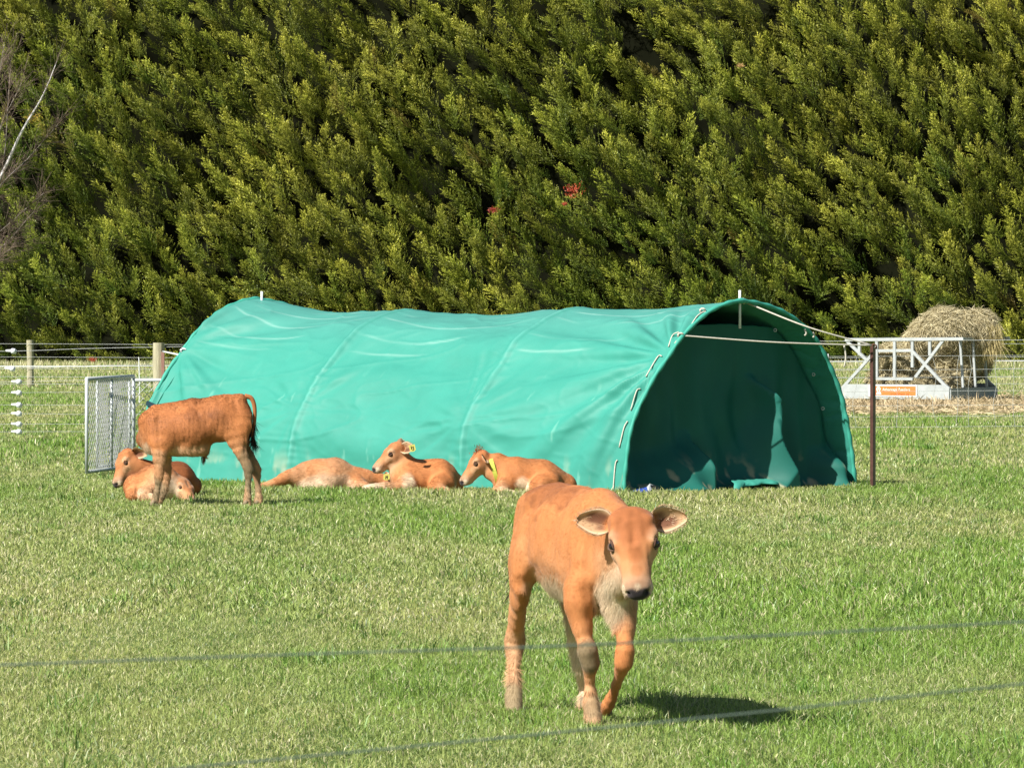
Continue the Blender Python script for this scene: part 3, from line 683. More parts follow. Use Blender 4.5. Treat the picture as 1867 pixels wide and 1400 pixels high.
def smooth_mesh(V, Q, it=2, lam=.5):
    for _ in range(it):
        S_ = np.zeros_like(V); c = np.zeros(len(V))
        for k in range(4):
            a, b = Q[:, k], Q[:, (k+1) % 4]; np.add.at(S_, a, V[b]); np.add.at(c, a, 1); np.add.at(S_, b, V[a]); np.add.at(c, b, 1)
        V = mix(V, S_/np.maximum(c, 1)[:, None], lam)
    return V

def feeder():
    R0 = A(*P(1732, 735, 78.6)); R0[2] = 0
    fx = nrm(A(1.66, -.92, 0)); fy = nrm(A(.88, 1.6, 0)); Wd = 1.90; Dp = 1.83
    root = thing('hay_feeder', 'white steel hay feeder on skids with an orange sign, holding a big bale', 'feeder', tuple(R0-fx*Wd/2+fy*Dp/2))
    def q(px, py, b=0): return R0+fx*(-(1732-px)/189*Wd)+fy*b+A(0, 0, 1)*((737-py)/114.5)
    def side(nm_front, b, full=True):
        bars = [((1550, 622), (1756, 619.5)), ((1550, 622), (1588, 660)), ((1588, 660), (1544, 711)), ((1602, 642), (1666, 641)), ((1602, 642), (1588, 660)), ((1666, 641), (1722, 703)),
                ((1722, 620), (1672, 690)), ((1574, 622), (1574, 650)), ((1605, 621), (1605, 693)), ((1636, 621), (1636, 693)), ((1667, 621), (1667, 672)), ((1697, 620), (1697, 650)), ((1603, 693), (1668, 693)), ((1722, 703), (1732, 712)), ((1544, 711), (1544, 740)), ((1732, 712), (1732, 742))]
        for k, (a, b_) in enumerate(bars):
            mb = MB(); off = .003*(k % 4); mb.bar(q(a[0], a[1], b+off), q(b_[0], b_[1], b+off), .045 if k else .05, .045 if k else .06, up=fy); mb.build('rail', M['steel_paint'], root)
    side('', 0); side('', Dp)
    def panel(nm, p4, th, m_):
        mb = MB(); n_ = nrm(np.cross(p4[1]-p4[0], p4[3]-p4[0]))*th/2; V = [p+n_ for p in p4]+[p-n_ for p in p4]; k = len(p4)
        Q_ = [tuple(range(4)), (7, 6, 5, 4)]+[(i, (i+4), (i+1) % 4+4, (i+1) % 4) for i in range(4)]; mb.add(V, Q_); return mb.build(nm, m_, root)
    for b in (-.03, Dp+.03): panel('side_sheet', [q(1545, 730, b), q(1732, 730, b), q(1732, 708, b), q(1545, 708, b)], .012, M['steel_paint']); panel('side_sheet', [q(1550, 708, b), q(1727, 708, b), q(1722, 703.5, b), q(1554, 703.5, b)], .012, M['steel_paint'])
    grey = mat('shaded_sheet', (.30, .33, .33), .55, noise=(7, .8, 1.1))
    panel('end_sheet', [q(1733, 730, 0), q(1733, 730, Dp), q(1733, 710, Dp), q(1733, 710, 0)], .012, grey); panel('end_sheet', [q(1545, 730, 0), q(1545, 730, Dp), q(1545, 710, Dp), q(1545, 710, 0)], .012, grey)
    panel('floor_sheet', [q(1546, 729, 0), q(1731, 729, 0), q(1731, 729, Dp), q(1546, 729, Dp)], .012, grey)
    for px in (1560, 1715):
        mb = MB(); mb.bar(q(px, 741, -.2), q(px, 741, Dp+.2), .07, .06); mb.build('skid', M['galv'], root)
    for px, py in ((1553, 621), (1728, 620), (1640, 621)):
        mb = MB(); mb.bar(q(px, py, .03), q(px, py, Dp-.03), .04, .04); mb.build('cross_rail', M['steel_paint'], root)
    # end rails on the right side
    for b in (.5, 1.0, 1.45):
        mb = MB(); mb.bar(q(1733, 709, b), q(1728, 622, b), .035, .035, up=fy); mb.build('end_bar', M['steel_paint'], root)
    # sign
    nrm_f = -fy
    sg = panel('sign', [q(1592, 726, -.045), q(1677, 726, -.045), q(1677, 704, -.045), q(1592, 704, -.045)], .006, M['white'])
    def on(px, py, o): return q(px, py, -.05-o)
    mb = MB(); mb.add([on(1597, 723.5, .001), on(1675, 723.5, .001), on(1675, 706.5, .001), on(1597, 706.5, .001)], [(0, 1, 2, 3)]); o = mb.build('orange_field', M['orange'], sg); 
    mb = MB(); an = np.linspace(0, 2*math.pi, 16, endpoint=False); V = [on(1610, 712, .003)]+[on(1610+3.8*math.cos(a), 712-4.2*math.sin(a), .003) for a in an]; mb.add(V, T=[(0, 1+k, 1+(k+1) % 16) for k in range(16)])
    mb.add([on(1606, 722, .003), on(1615, 722, .003), on(1613, 716, .003), on(1608, 716, .003)], [(0, 1, 2, 3)]); mb.build('emblem', M['white'], sg)
    mb = MB()
    for (cx, cy, rx) in ((1608.4, 711.5, 1.0), (1611.8, 711.5, 1.0), (1610, 714.6, 1.4)):
        V = [on(cx, cy, .005)]+[on(cx+rx*math.cos(a), cy-rx*math.sin(a), .005) for a in an]; mb.add(V, T=[(0, 1+k, 1+(k+1) % 16) for k in range(16)])
    mb.build('emblem', M['orange'], sg)
    def text(body, px, py, wpx, sz, m_):
        cu = bpy.data.curves.new('lettering', 'FONT'); cu.body = body; cu.size = 1; tmp = bpy.data.objects.new('tmp', cu); COL.objects.link(tmp)
        bpy.context.view_layer.update(); me = bpy.data.meshes.new_from_object(tmp.evaluated_get(bpy.context.evaluated_depsgraph_get())); bpy.data.objects.remove(tmp)
        co = np.zeros(len(me.vertices)*3); me.vertices.foreach_get('co', co); co = co.reshape(-1, 3); wx = co[:, 0].max()
        f_ = [tuple(p.vertices) for p in me.polygons]; V = np.array([on(px+c[0]/wx*wpx, py-c[1]*sz, .004) for c in co])
        me2 = bpy.data.meshes.new('lettering'); V = V-wloc(sg); me2.from_pydata(V.tolist(), [], f_); me2.materials.append(m_)
        o = bpy.data.objects.new('lettering', me2); COL.objects.link(o); o.parent = sg; sg_loc = 0; return o
    sg_children = []
    text('Advantage Feeders', 1617, 715, 48, 7.5, M['white'])
    text('www.advantagefeeders.co.nz', 1631, 721.5, 32, 2.4, mat('red_print', (.45, .05, .02), .5))
    # bale
    hr = thing('hay_bale', 'big loose round hay bale sagging over the feeder rails', 'hay bale', tuple((R0-fx*.35+fy*1.0)*A(1, 1, 0)+A(0, 0, .1)))
    sd_ = SDF(); Pq = lambda px, py, d: P(px, py, d)
    sd_.seg(Pq(1708, 612, 79.7), Pq(1770, 612, 80.0), (.45, .30), (.40, .36), side=(0, 1, 0), k=.24)
    sd_.seg(Pq(1728, 596, 79.8), Pq(1786, 596, 80.0), (.34, .22), (.32, .23), side=(0, 1, 0), k=.24)
    sd_.seg(Pq(1725, 660, 79.9), Pq(1766, 656, 80.3), (.46, .36), (.36, .33), side=(0, 1, 0), k=.24)
    sd_.seg(Pq(1625, 655, 79.7), Pq(1660, 670, 79.7), (.30, .24), (.30, .26), side=(0, 1, 0), k=.24)
    sd_.seg(Pq(1600, 696, 79.8), Pq(1745, 702, 79.5), (.4, .14), (.4, .14), side=(0, 1, 0), k=.12)
    sd_.seg(Pq(1672, 616, 79.7), Pq(1722, 592, 79.8), (.26, .14), (.3, .2), side=(0, 1, 0), k=.2)
    V, Q_ = sd_.mesh(.035); N_ = vnormals(V, Q_); V = V+N_*(.09*fbm(V, 2.2, 4)+.0)[:, None]; N_ = vnormals(V, Q_)
    straw = A(.36, .285, .125)
    build('packed_hay', V, Q_, M['hay'], hr, col=straw*.55*(1+.35*fbm(V, 7, 3))[:, None])
    n = 30000; f = rng.integers(len(Q_), size=n); u = rng.random((n, 4)); u /= u.sum(1)[:, None]
    p = (V[Q_[f]]*u[..., None]).sum(1); nn = (N_[Q_[f]]*u[..., None]).sum(1); g = A(.3, 0, -.9)+.9*rng.normal(size=(n, 3)); g -= nn*(g*nn).sum(1)[:, None]; g /= np.linalg.norm(g, axis=1)[:, None]
    dr = g+nn*rng.uniform(-.1, .28, (n, 1)); dr /= np.linalg.norm(dr, axis=1)[:, None]
    tone = (.65+.6*rng.random(n)+.25*fbm(p, 2.5, 3))[:, None]
    VV, FF, CC = strands('', hr, p+nn*.01, dr, rng.uniform(.08, .26, n), rng.uniform(.003, .006, n), mix(A(.37, .31, .17), A(.66, .59, .38), rng.random((n, 1)))*tone)
    build('loose_strands', VV, FF, M['hay'], hr, col=CC, smooth=False)
    # wisps hanging at the right
    n = 500; p = np.array([P(rng.uniform(1792, 1826), rng.uniform(590, 640), 79.6) for _ in range(n)]); dr = nrm(A(.2, 0, -1))+rng.normal(0, .25, (n, 3))
    VV, FF, CC = strands('', hr, p, dr, rng.uniform(.1, .3, n), rng.uniform(.002, .004, n), A(.5, .42, .2)*(.6+.7*rng.random((n, 1)))); build('hanging_wisps', VV, FF, M['hay'], hr, col=CC, smooth=False)
    # spilled hay on the ground
    n = 34000; px = rng.uniform(1535, 1980, n); dd = rng.normal(74.6, 1.7, n); dd = np.where(rng.random(n) < .25, rng.uniform(74, 84, n), dd)
    x = (px-CX)*dd/FPX; kp = (fbm(v2(x, dd*.5), 1.2, 3, 2) > -.25) ; x = x[kp]; dd = dd[kp]; n = len(x)
    p = np.column_stack([x, dd, .005+.035*rng.random(n)*(1+.8*fbm(v2(x, dd), 1.2, 2))]); dr = rng.normal(size=(n, 3))*A(1, 1, .3); dr /= np.linalg.norm(dr, axis=1)[:, None]
    VV, FF, CC = strands('', None, p, dr, rng.uniform(.07, .22, n), rng.uniform(.004, .008, n), mix(A(.48, .36, .20), A(.66, .55, .35), rng.random((n, 1)))*(.6+.6*rng.random((n, 1))))
    o = build('spilled_hay', VV, FF, M['hay'], col=CC, smooth=False, kind='stuff'); tag(o, 'trampled hay spilled on the grass around the feeder', 'hay')
feeder()

# ------------------------------------------------------------------ calves
TAN = A(.50, .196, .068); RED = A(.34, .115, .040); PALE = A(.60, .37, .205); CREAM = A(.70, .57, .40); DARKN = A(.028, .022, .024); MUD = A(.23, .185, .105); PINK = A(.45, .25, .17)

class Calf:
    def __init__(s, name, label, root, h, base=TAN, group='calves in the paddock'):
        s.root = thing(name, label, 'calf', root, group); s.S = SDF(); s.h = h; s.base = base; s.blobs = []; s.late = []; s.bare = []; s.ripple = .5; s.shag = .9
    def seg(s, *a, **k): s.S.seg(*a, **k)
    def limb(s, pts, side=(1, 0, 0), k=.007, sc=.97):
        """pts: [(point, radius or (w,h), colour)]"""
        k0 = k
        for qi, ((a, ra, ca), (b, rb, cb)) in enumerate(zip(pts[:-1], pts[1:])):
            k = (.05, .022)[qi] if qi < 2 else k0
            a = np.asarray(a, float); b = np.asarray(b, float); ra = tuple(np.atleast_1d(ra)*np.ones(2)*sc-.0055); rb = tuple(np.atleast_1d(rb)*np.ones(2)*sc-.0055); mr = tuple((np.atleast_1d(ra)*np.ones(2)+np.atleast_1d(rb)*np.ones(2))/2)
            m_ = (a+b)/2; s.seg(a, m_, ra, mr, side=side, col=ca, k=k); s.seg(m_, b, mr, rb, side=side, col=cb, k=k)
    def blob(s, c, r, col, st=1.0, noise=0, sq=(1, 1, 1)): s.blobs.append((np.asarray(c, float), r, A(*col), st, noise, np.asarray(sq, float)))
    def head(s, poll, nose, up, eye_open=1.0, ears=((1, None), (-1, None)), k=.03, ear_len=.135, side_hint=None, eyes=True):
        poll = np.asarray(poll, float); nose = np.asarray(nose, float); L = np.linalg.norm(nose-poll); X = (nose-poll)/L; Z = nrm(np.asarray(up, float)-X*(X@np.asarray(up, float))); Y = np.cross(Z, X); q = L/.30
        W = lambda x, y, z: poll+q*(x*X+y*1.10*Y+z*Z); s.HW = W; s.HA = (X, Y, Z, q)
        def g(a, b, ra, rb, col=None, kk=.02): s.seg(W(*a), W(*b), (ra[0]*q*1.12, ra[1]*q), (rb[0]*q*1.12, rb[1]*q), side=Y, col=col, k=kk*q)
        fo = RED*.6+s.base*.4
        g((.02, 0, -.055), (.10, 0, -.058), (.070, .055), (.070, .058), fo, .03)
        g((.002, 0, -.034), (.05, 0, -.016), (.058, .030), (.056, .028), RED*.85+s.base*.15, .03)
        g((.06, 0, -.03), (.14, 0, -.032), (.062, .028), (.040, .024), RED*.8+s.base*.2)
        g((.10, 0, -.062), (.20, 0, -.064), (.064, .055), (.044, .042), s.base*.7+PALE*.3, .03)
        g((.17, 0, -.036), (.26, 0, -.050), (.026, .018), (.026, .020), RED*.6+s.base*.4)
        g((.20, 0, -.066), (.262, 0, -.070), (.042, .038), (.045, .036), s.base*.75+PALE*.25)
        g((.262, 0, -.072), (.280, 0, -.072), (.046, .036), (.042, .032), CREAM, .012)
        g((.06, 0, -.112), (.235, 0, -.108), (.044, .034), (.026, .018), s.base*.35+CREAM*.65, .03)
        g((.235, 0, -.108), (.262, 0, -.104), (.026, .018), (.024, .015), CREAM, .012)
        for sg in (1, -1):
            g((.055, sg*.038, -.090), (.10, sg*.038, -.092), (.030, .044), (.028, .038), s.base*.5+PALE*.5, .03)
            g((.085, sg*.055, -.026), (.120, sg*.050, -.026), (.017, .015), (.014, .012), s.base*.8+PALE*.2, .02)
            g((.130, sg*.048, -.062), (.165, sg*.036, -.066), (.018, .018), (.012, .014), s.base*.6+PALE*.4, .02)
            g((.025, sg*.050, -.010), (.030, sg*.052, -.006), (.016, .014), (.014, .012), s.base, .015)
            g((.276, sg*.020, -.056), (.284, sg*.018, -.062), (.019, .018), (.018, .018), DARKN*1.2, .008)
            s.S.cut(W(.112, sg*.082, -.022), .017*q, b=W(.112, sg*.070, -.032), k=.010*q)
            g((.078, sg*.060, -.016), (.112, sg*.058, -.016), (.015, .013), (.010, .010), s.base*.8+PALE*.2, .015)
            s.S.cut(W(.302, sg*.026, -.055), .0075*q, b=W(.290, sg*.031, -.060), k=.006*q)
            s.S.cut(W(.292, sg*.045, -.094), .004*q, b=W(.235, sg*.050, -.092), k=.008*q)
            s.late.append((W(.292, sg*.018, -.060), .023*q, DARKN)); s.late.append((W(.298, sg*.028, -.057), .009*q, A(.004, .003, .003)))
            s.blob(W(.094, sg*.066, -.020), .040*q, CREAM*.9, .28, .2); s.blob(W(.150, sg*.058, -.062), .045*q, PALE, .55, .2)
            for xm in np.linspace(.215, .280, 8): s.late.append((W(xm, sg*(.049 if xm < .26 else .045), -.090-.004*math.sin((xm-.215)*48)), max(.0045*q, s.h*.75), A(.10, .055, .04)))
            if eyes:
                E = W(.113, sg*.0605, -.037); s.late.append((E, (.012+.014*eye_open)*q, A(.06, .03, .018))); s.bare.append((E, .030*q)); R_ = .0215*q*(.70+.30*eye_open); E = E-(Y*sg*.8+Z*.5)*.004*q*(1-eye_open)
                mb = MB(); th, ph = np.meshgrid(np.linspace(0, math.pi, 15), np.linspace(0, 2*math.pi, 21), indexing='ij')
                V = E+R_*np.stack([np.sin(th)*np.cos(ph), np.sin(th)*np.sin(ph), np.cos(th)], -1).reshape(-1, 3); i, j = np.meshgrid(np.arange(14), np.arange(20), indexing='ij')
                mb.add(V, np.stack([i*21+j, (i+1)*21+j, (i+1)*21+j+1, i*21+j+1], -1).reshape(-1, 4)); mb.build('eye', M['eye'], s.root, smooth=True)
                o_ = nrm(Y*sg*.80+Z*.55+X*.16); b_ = nrm(Z-o_*(Z@o_)); t_ = np.cross(b_, o_)*1.0
                if t_@X < 0: t_ = -t_
                inw = nrm(Z*.9-Y*sg*.4); inw = nrm(inw-o_*(inw@o_)); t_ = nrm(t_*.92+inw*.28); b_ = nrm(b_-t_*(b_@t_))
                for hgt, cc, rr in ((.58*eye_open+.02, A(.09, .045, .028), .0048), (-.58*eye_open+.0, A(.12, .07, .045), .0032)):
                    pts = []
                    for u_ in np.linspace(-1, 1, 11):
                        vv = t_*u_*.96+b_*(hgt*(1-u_*u_)-.10*u_); l2 = vv@vv; vv = vv+o_*math.sqrt(max(.02, 1-l2)); pts.append(E+nrm(vv)*R_*1.05)
                    mb = MB(); mb.tube(pts, rr*q*np.array([.4, .7, .9, 1, 1.1, 1.1, 1.1, 1, .9, .7, .4])*(1.5-.5*eye_open), 8, c=cc); mb.build('eyelid', M['coat'], s.root, col=True, smooth=True)
        # nose pad, wide and dark
        g((.280, 0, -.058), (.287, 0, -.070), (.033, .017), (.026, .016), DARKN, .008)
        s.late.append((W(.298, 0, -.066), .030*q, DARKN)); s.late.append((W(.291, 0, -.082), .018*q, DARKN))
        s.blob(W(.277, 0, -.046), .020*q, CREAM, .6); s.blob(W(.272, .036, -.070), .026*q, CREAM*1.1, .9); s.blob(W(.272, -.036, -.070), .026*q, CREAM*1.1, .9); s.blob(W(.225, 0, -.024), .030*q, RED*.5+s.base*.5, .5, .2); s.blob(W(.17, 0, -.012), .038*q, RED*.6+s.base*.4, .6, .2)
        s.S.cut(W(.060, 0, .018), .009*q, b=W(.118, 0, .002), k=.022*q)
        for sg, dirv in ears:
            if dirv is None: dirv = Y*sg*.95-X*.12-Z*.12; face = X*.5+Z*.55
            else: dirv, face = dirv
            s.ear(W(.016, sg*.062, -.045), nrm(dirv), face, ear_len*q)
    def ear(s, base, d, face, L, wd=.38):
        F_ = nrm(face-d*(d@face)); B = np.cross(d, F_); nl, nw_ = 26, 17
        l, j = np.meshgrid(np.linspace(0, 1, nl), np.linspace(-1, 1, nw_), indexing='ij')
        w_ = L*wd*(.28+.72*np.sin(np.pi*np.clip(l*.95+.0, 0, 1)**.80)**.9)*np.where(l > .93, np.sqrt(np.clip(1-((l-.93)/.072)**2, 0, 1)), 1)*(1-.32*l)*1.08
        cup = L*(.19*(1-l)**.7+.06)*(1-np.abs(j)**2)
        bend = L*.10*l*l
        tw = B*np.expand_dims(j*w_, -1)
        Pf = base+d*np.expand_dims(l*L, -1)+tw-F_*np.expand_dims(cup, -1)+A(0, 0, -1)*np.expand_dims(bend, -1)
        th = .006*L/.135*(1-np.abs(j)**4)+.0012
        Pb = Pf-F_*np.expand_dims(th, -1)
        V = np.vstack([Pf.reshape(-1, 3), Pb.reshape(-1, 3)]); n = nl*nw_; i, k = np.meshgrid(np.arange(nl-1), np.arange(nw_-1), indexing='ij')
        q = np.stack([i*nw_+k, (i+1)*nw_+k, (i+1)*nw_+k+1, i*nw_+k+1], -1).reshape(-1, 4)
        Q_ = [q, q[:, ::-1]+n]; rim = [(i*nw_, n+i*nw_, n+(i+1)*nw_, (i+1)*nw_) for i in range(nl-1)]+[(i*nw_+nw_-1, (i+1)*nw_+nw_-1, n+(i+1)*nw_+nw_-1, n+i*nw_+nw_-1) for i in range(nl-1)]+[((nl-1)*nw_+k, n+(nl-1)*nw_+k, n+(nl-1)*nw_+k+1, (nl-1)*nw_+k+1) for k in range(nw_-1)]
        inner = np.maximum(sst(.62, .25, np.abs(j-.28))*sst(.05, .2, l)*sst(.88, .6, l), .8*sst(.4, .15, np.abs(j+.35))*sst(.05, .15, l)*sst(.55, .3, l))
        cf = mix(np.broadcast_to(PALE*.85, Pf.shape), np.broadcast_to(A(.13, .05, .028), Pf.shape), (inner*.92)[..., None])
        rimc = sst(.80, .96, np.abs(j))[..., None]*.85; cf = mix(cf, np.broadcast_to(s.base, Pf.shape), (sst(.34, .12, l+.12*np.abs(j)))[..., None]); cf = mix(cf, CREAM, rimc)
        cb = mix(np.broadcast_to(s.base*.9, Pf.shape), CREAM, sst(.8, 1, np.abs(j))[..., None]*.6)
        C = np.vstack([cf.reshape(-1, 3), cb.reshape(-1, 3)])
        o = build('ear', V, [np.vstack(Q_+[np.array(rim)])], M['coat'], s.root, col=C)
        # fringe and inner hair
        r = rng; nh = 700 if s.h < .008 else 160; a = r.random(nh); sgn = np.where(r.random(nh) < .5, -1, 1); edge = r.random(nh) < .92
        ii = np.clip((a*nl).astype(int), 1, nl-1); jj = np.where(edge, np.where(sgn > 0, nw_-1, 0), np.clip((nw_/2+r.normal(0, 3.0, nh)).astype(int), 1, nw_-2))
        p = Pf.reshape(nl, nw_, 3)[ii, jj]; o_ = np.where(edge[:, None], B*sgn[:, None]*.8+d*.7, F_*.5+d*.6+B*(-.4*sgn[:, None]))+r.normal(0, .25, (nh, 3)); o_ /= np.linalg.norm(o_, axis=1)[:, None]
        ln = L*np.where(edge, .085, .13)*r.uniform(.5, 1.2, nh); sdv = np.cross(o_, r.normal(size=(nh, 3))); sdv /= np.linalg.norm(sdv, axis=1)[:, None]; wd_ = .0012 if s.h < .008 else .0022
        V = np.stack([p-sdv*wd_, p+sdv*wd_, p+o_*ln[:, None]], 1).reshape(-1, 3)
        build('ear_fringe', V, np.arange(nh*3).reshape(-1, 3), M['fur'], o, col=np.repeat(mix(CREAM, PALE, .2+r.random((nh, 1))*.8)*.85, 3, 0), smooth=False)
        s.last_ear = (o, Pf, d, F_, B, L)
    def tagpiece(s, centre, u, v, n, w_, h_, body=None):
        ear = s.last_ear[0]; u, v, n = nrm(u), nrm(v), nrm(n); c = np.asarray(centre, float)
        shp = [(-.5, -.5), (.5, -.5), (.5, .3), (.22, .5), (-.22, .5), (-.5, .3)]
        mb = MB(); V = [c+u*a*w_+v*b*h_ for a, b in shp]+[c+u*a*w_+v*b*h_-n*.003 for a, b in shp]
        for f_ in ((0, 1, 2, 5), (2, 3, 4, 5), (11, 8, 7, 6), (11, 10, 9, 8)): pass
        mb.add(V, [(0, 1, 2, 5), (2, 3, 4, 5), (11, 8, 7, 6), (11, 10, 9, 8)]+[(i, i+6, (i+1) % 6+6, (i+1) % 6) for i in range(6)]); o = mb.build('ear_tag', M['tagyellow'], ear)
        mb = MB(); k = 0
        for (a, b_, ww, hh) in body or []:
            q = [c+u*(a+sx*ww)*w_+v*(b_+sy*hh)*h_+n*.0015 for sx, sy in ((-1, -1), (1, -1), (1, 1), (-1, 1))]; mb.add(q, [(0, 1, 2, 3)])
        if body: mb.build('printed_number', M['ink'], o)
    def finish(s, fur, flow, furlen=(.010, .022), furw=.0013, mudz=None, it=1, zcut=None):
        V, Q_ = s.S.mesh(s.h); V = smooth_mesh(V, Q_, it); Nn = vnormals(V, Q_)
        C = s.S.colour(V, s.base)
        for (c, r_, col, st, nz, sq) in s.blobs:
            d = np.linalg.norm((V-c)*sq, axis=1)/r_
            if nz: d = d+nz*fbm(V, 14, 3, c[0]*7)
            C = mix(C, col, (sst(1, .55, d)*st)[:, None])
        C = C*(1+.16*fbm(V, 6, 2, 3))[:, None]*(1+.10*fbm(V*A(1, 1, .35), 45, 2, 8))[:, None]
        if mudz:
            mz = sst(mudz[1], mudz[0], V[:, 2])*sst(.0, .25, fbm(V, 13, 3, 77)); C = mix(C, MUD, (mz*.75)[:, None])
        for (c, r_, col) in s.late:
            d = np.linalg.norm(V-c, axis=1)/r_; C = mix(C, col, sst(1.1, .7, d)[:, None])
        rp = np.maximum(0, fbm(V*A(30, 30, 4.5), 1, 2, 4))*sst(.25, .45, V[:, 2])*s.ripple; V = V-Nn*(rp*.010)[:, None]+Nn*(.004*fbm(V, 9, 2, 6)+.0016*fbm(V, 28, 2, 2))[:, None]; Nn = vnormals(V, Q_)
        C = C*(1-.25*np.clip(rp*2, 0, 1))[:, None]
        body = build('body', V, Q_, M['coat'], s.root, col=C)
        # short hair lying along the coat
        tri = Q_; ar = np.linalg.norm(np.cross(V[tri[:, 2]]-V[tri[:, 0]], V[tri[:, 3]]-V[tri[:, 1]]), axis=1)
        f = rng.choice(len(tri), fur, p=ar/ar.sum()); u = rng.random((fur, 2)); w4 = np.stack([(1-u[:, 0])*(1-u[:, 1]), u[:, 0]*(1-u[:, 1]), u[:, 0]*u[:, 1], (1-u[:, 0])*u[:, 1]], 1)
        p = (V[tri[f]]*w4[..., None]).sum(1); nn = (Nn[tri[f]]*w4[..., None]).sum(1); nn /= np.linalg.norm(nn, axis=1)[:, None]; c = (C[tri[f]]*w4[..., None]).sum(1)
        fl = flow(p) if callable(flow) else np.broadcast_to(np.asarray(flow, float), p.shape)
        fl = fl+.28*np.stack([fbm(p, 5, 2, 1), fbm(p, 5, 2, 5), fbm(p, 5, 2, 9)], -1)+rng.normal(0, .13, p.shape)
        g = fl-nn*(fl*nn).sum(1)[:, None]; g /= np.linalg.norm(g, axis=1)[:, None]+1e-9; dr = g+nn*rng.uniform(.03, .18, (fur, 1)); dr /= np.linalg.norm(dr, axis=1)[:, None]
        cream = sst(.10, .24, c[:, 2]); ln = rng.uniform(*furlen, fur)*(1+s.shag*cream)
        dark = c.sum(1) < .16; ln = np.where(dark, ln*.25, ln)
        for (cc, rr) in getattr(s, 'short', []):
            dd = np.linalg.norm(p-cc, axis=1)/rr; ln *= mix(.35, 1, sst(.7, 1.2, dd))
        for (cc, rr) in s.bare: ln = np.where(np.linalg.norm(p-cc, axis=1) < rr, .0008, ln)
        sdv = np.cross(dr, nn); sdv /= np.linalg.norm(sdv, axis=1)[:, None]+1e-9
        VV = np.stack([p-sdv*furw-nn*.001, p+sdv*furw-nn*.001, p+dr*ln[:, None]], 1).reshape(-1, 3)
        cc = c*(.82+.38*rng.random((fur, 1)))*(1+.07*fbm(p*A(1, 1, .25), 40, 2, 12))[:, None]
        build('short_coat', VV, np.arange(fur*3).reshape(-1, 3), M['fur'], s.root, col=np.repeat(cc, 3, 0), smooth=False)
    def hoof(s, c, d, r_=.030, hh=.055):
        """cloven hoof: two claws side by side, d = toe direction"""
        c = np.asarray(c, float); d = nrm(A(d[0], d[1], 0)); sd_ = A(-d[1], d[0], 0)
        for sg in (1, -1):
            mb = MB(); o = c+sd_*sg*r_*.50
            mb.tube([o+A(0, 0, hh)-d*r_*.15, o+A(0, 0, hh*.6), o+A(0, 0, hh*.12)+d*r_*.35, o+d*r_*.4], [r_*.42, r_*.52, r_*.60, r_*.56], 10); mb.build('hoof', M['hoof'], s.root, smooth=True)
    def tail(s, pts, r0, r1, tuft=None, n=300, tuftcol=(.03, .02, .02)):
        pts = spline(pts, 26); mb = MB(); mb.tube(pts, np.linspace(r0, r1, 26), 8, c=s.base*.9); o = mb.build('tail', M['coat'], s.root, col=True, smooth=True)
        k = rng.integers(2, 26, n*2); p = pts[k]; T = np.gradient(pts, axis=0)[k]; T /= np.linalg.norm(T, axis=1)[:, None]
        dr = T+rng.normal(0, .30, (n*2, 3)); dr /= np.linalg.norm(dr, axis=1)[:, None]; ft = k/26.; ln = np.where(ft > .55, .12, .03)*rng.uniform(.6, 1.1, n*2); sd_ = np.cross(dr, rng.normal(size=(n*2, 3))); sd_ /= np.linalg.norm(sd_, axis=1)[:, None]
        V = np.stack([p-sd_*.0022, p+sd_*.0022, p+dr*ln[:, None]], 1).reshape(-1, 3); C = np.where((ft > .55)[:, None], A(*tuftcol), s.base)*(.7+.5*rng.random((n*2, 1)))
        build('tail_hair', V, np.arange(n*6).reshape(-1, 3), M['fur'], o, col=np.repeat(C, 3, 0), smooth=False)

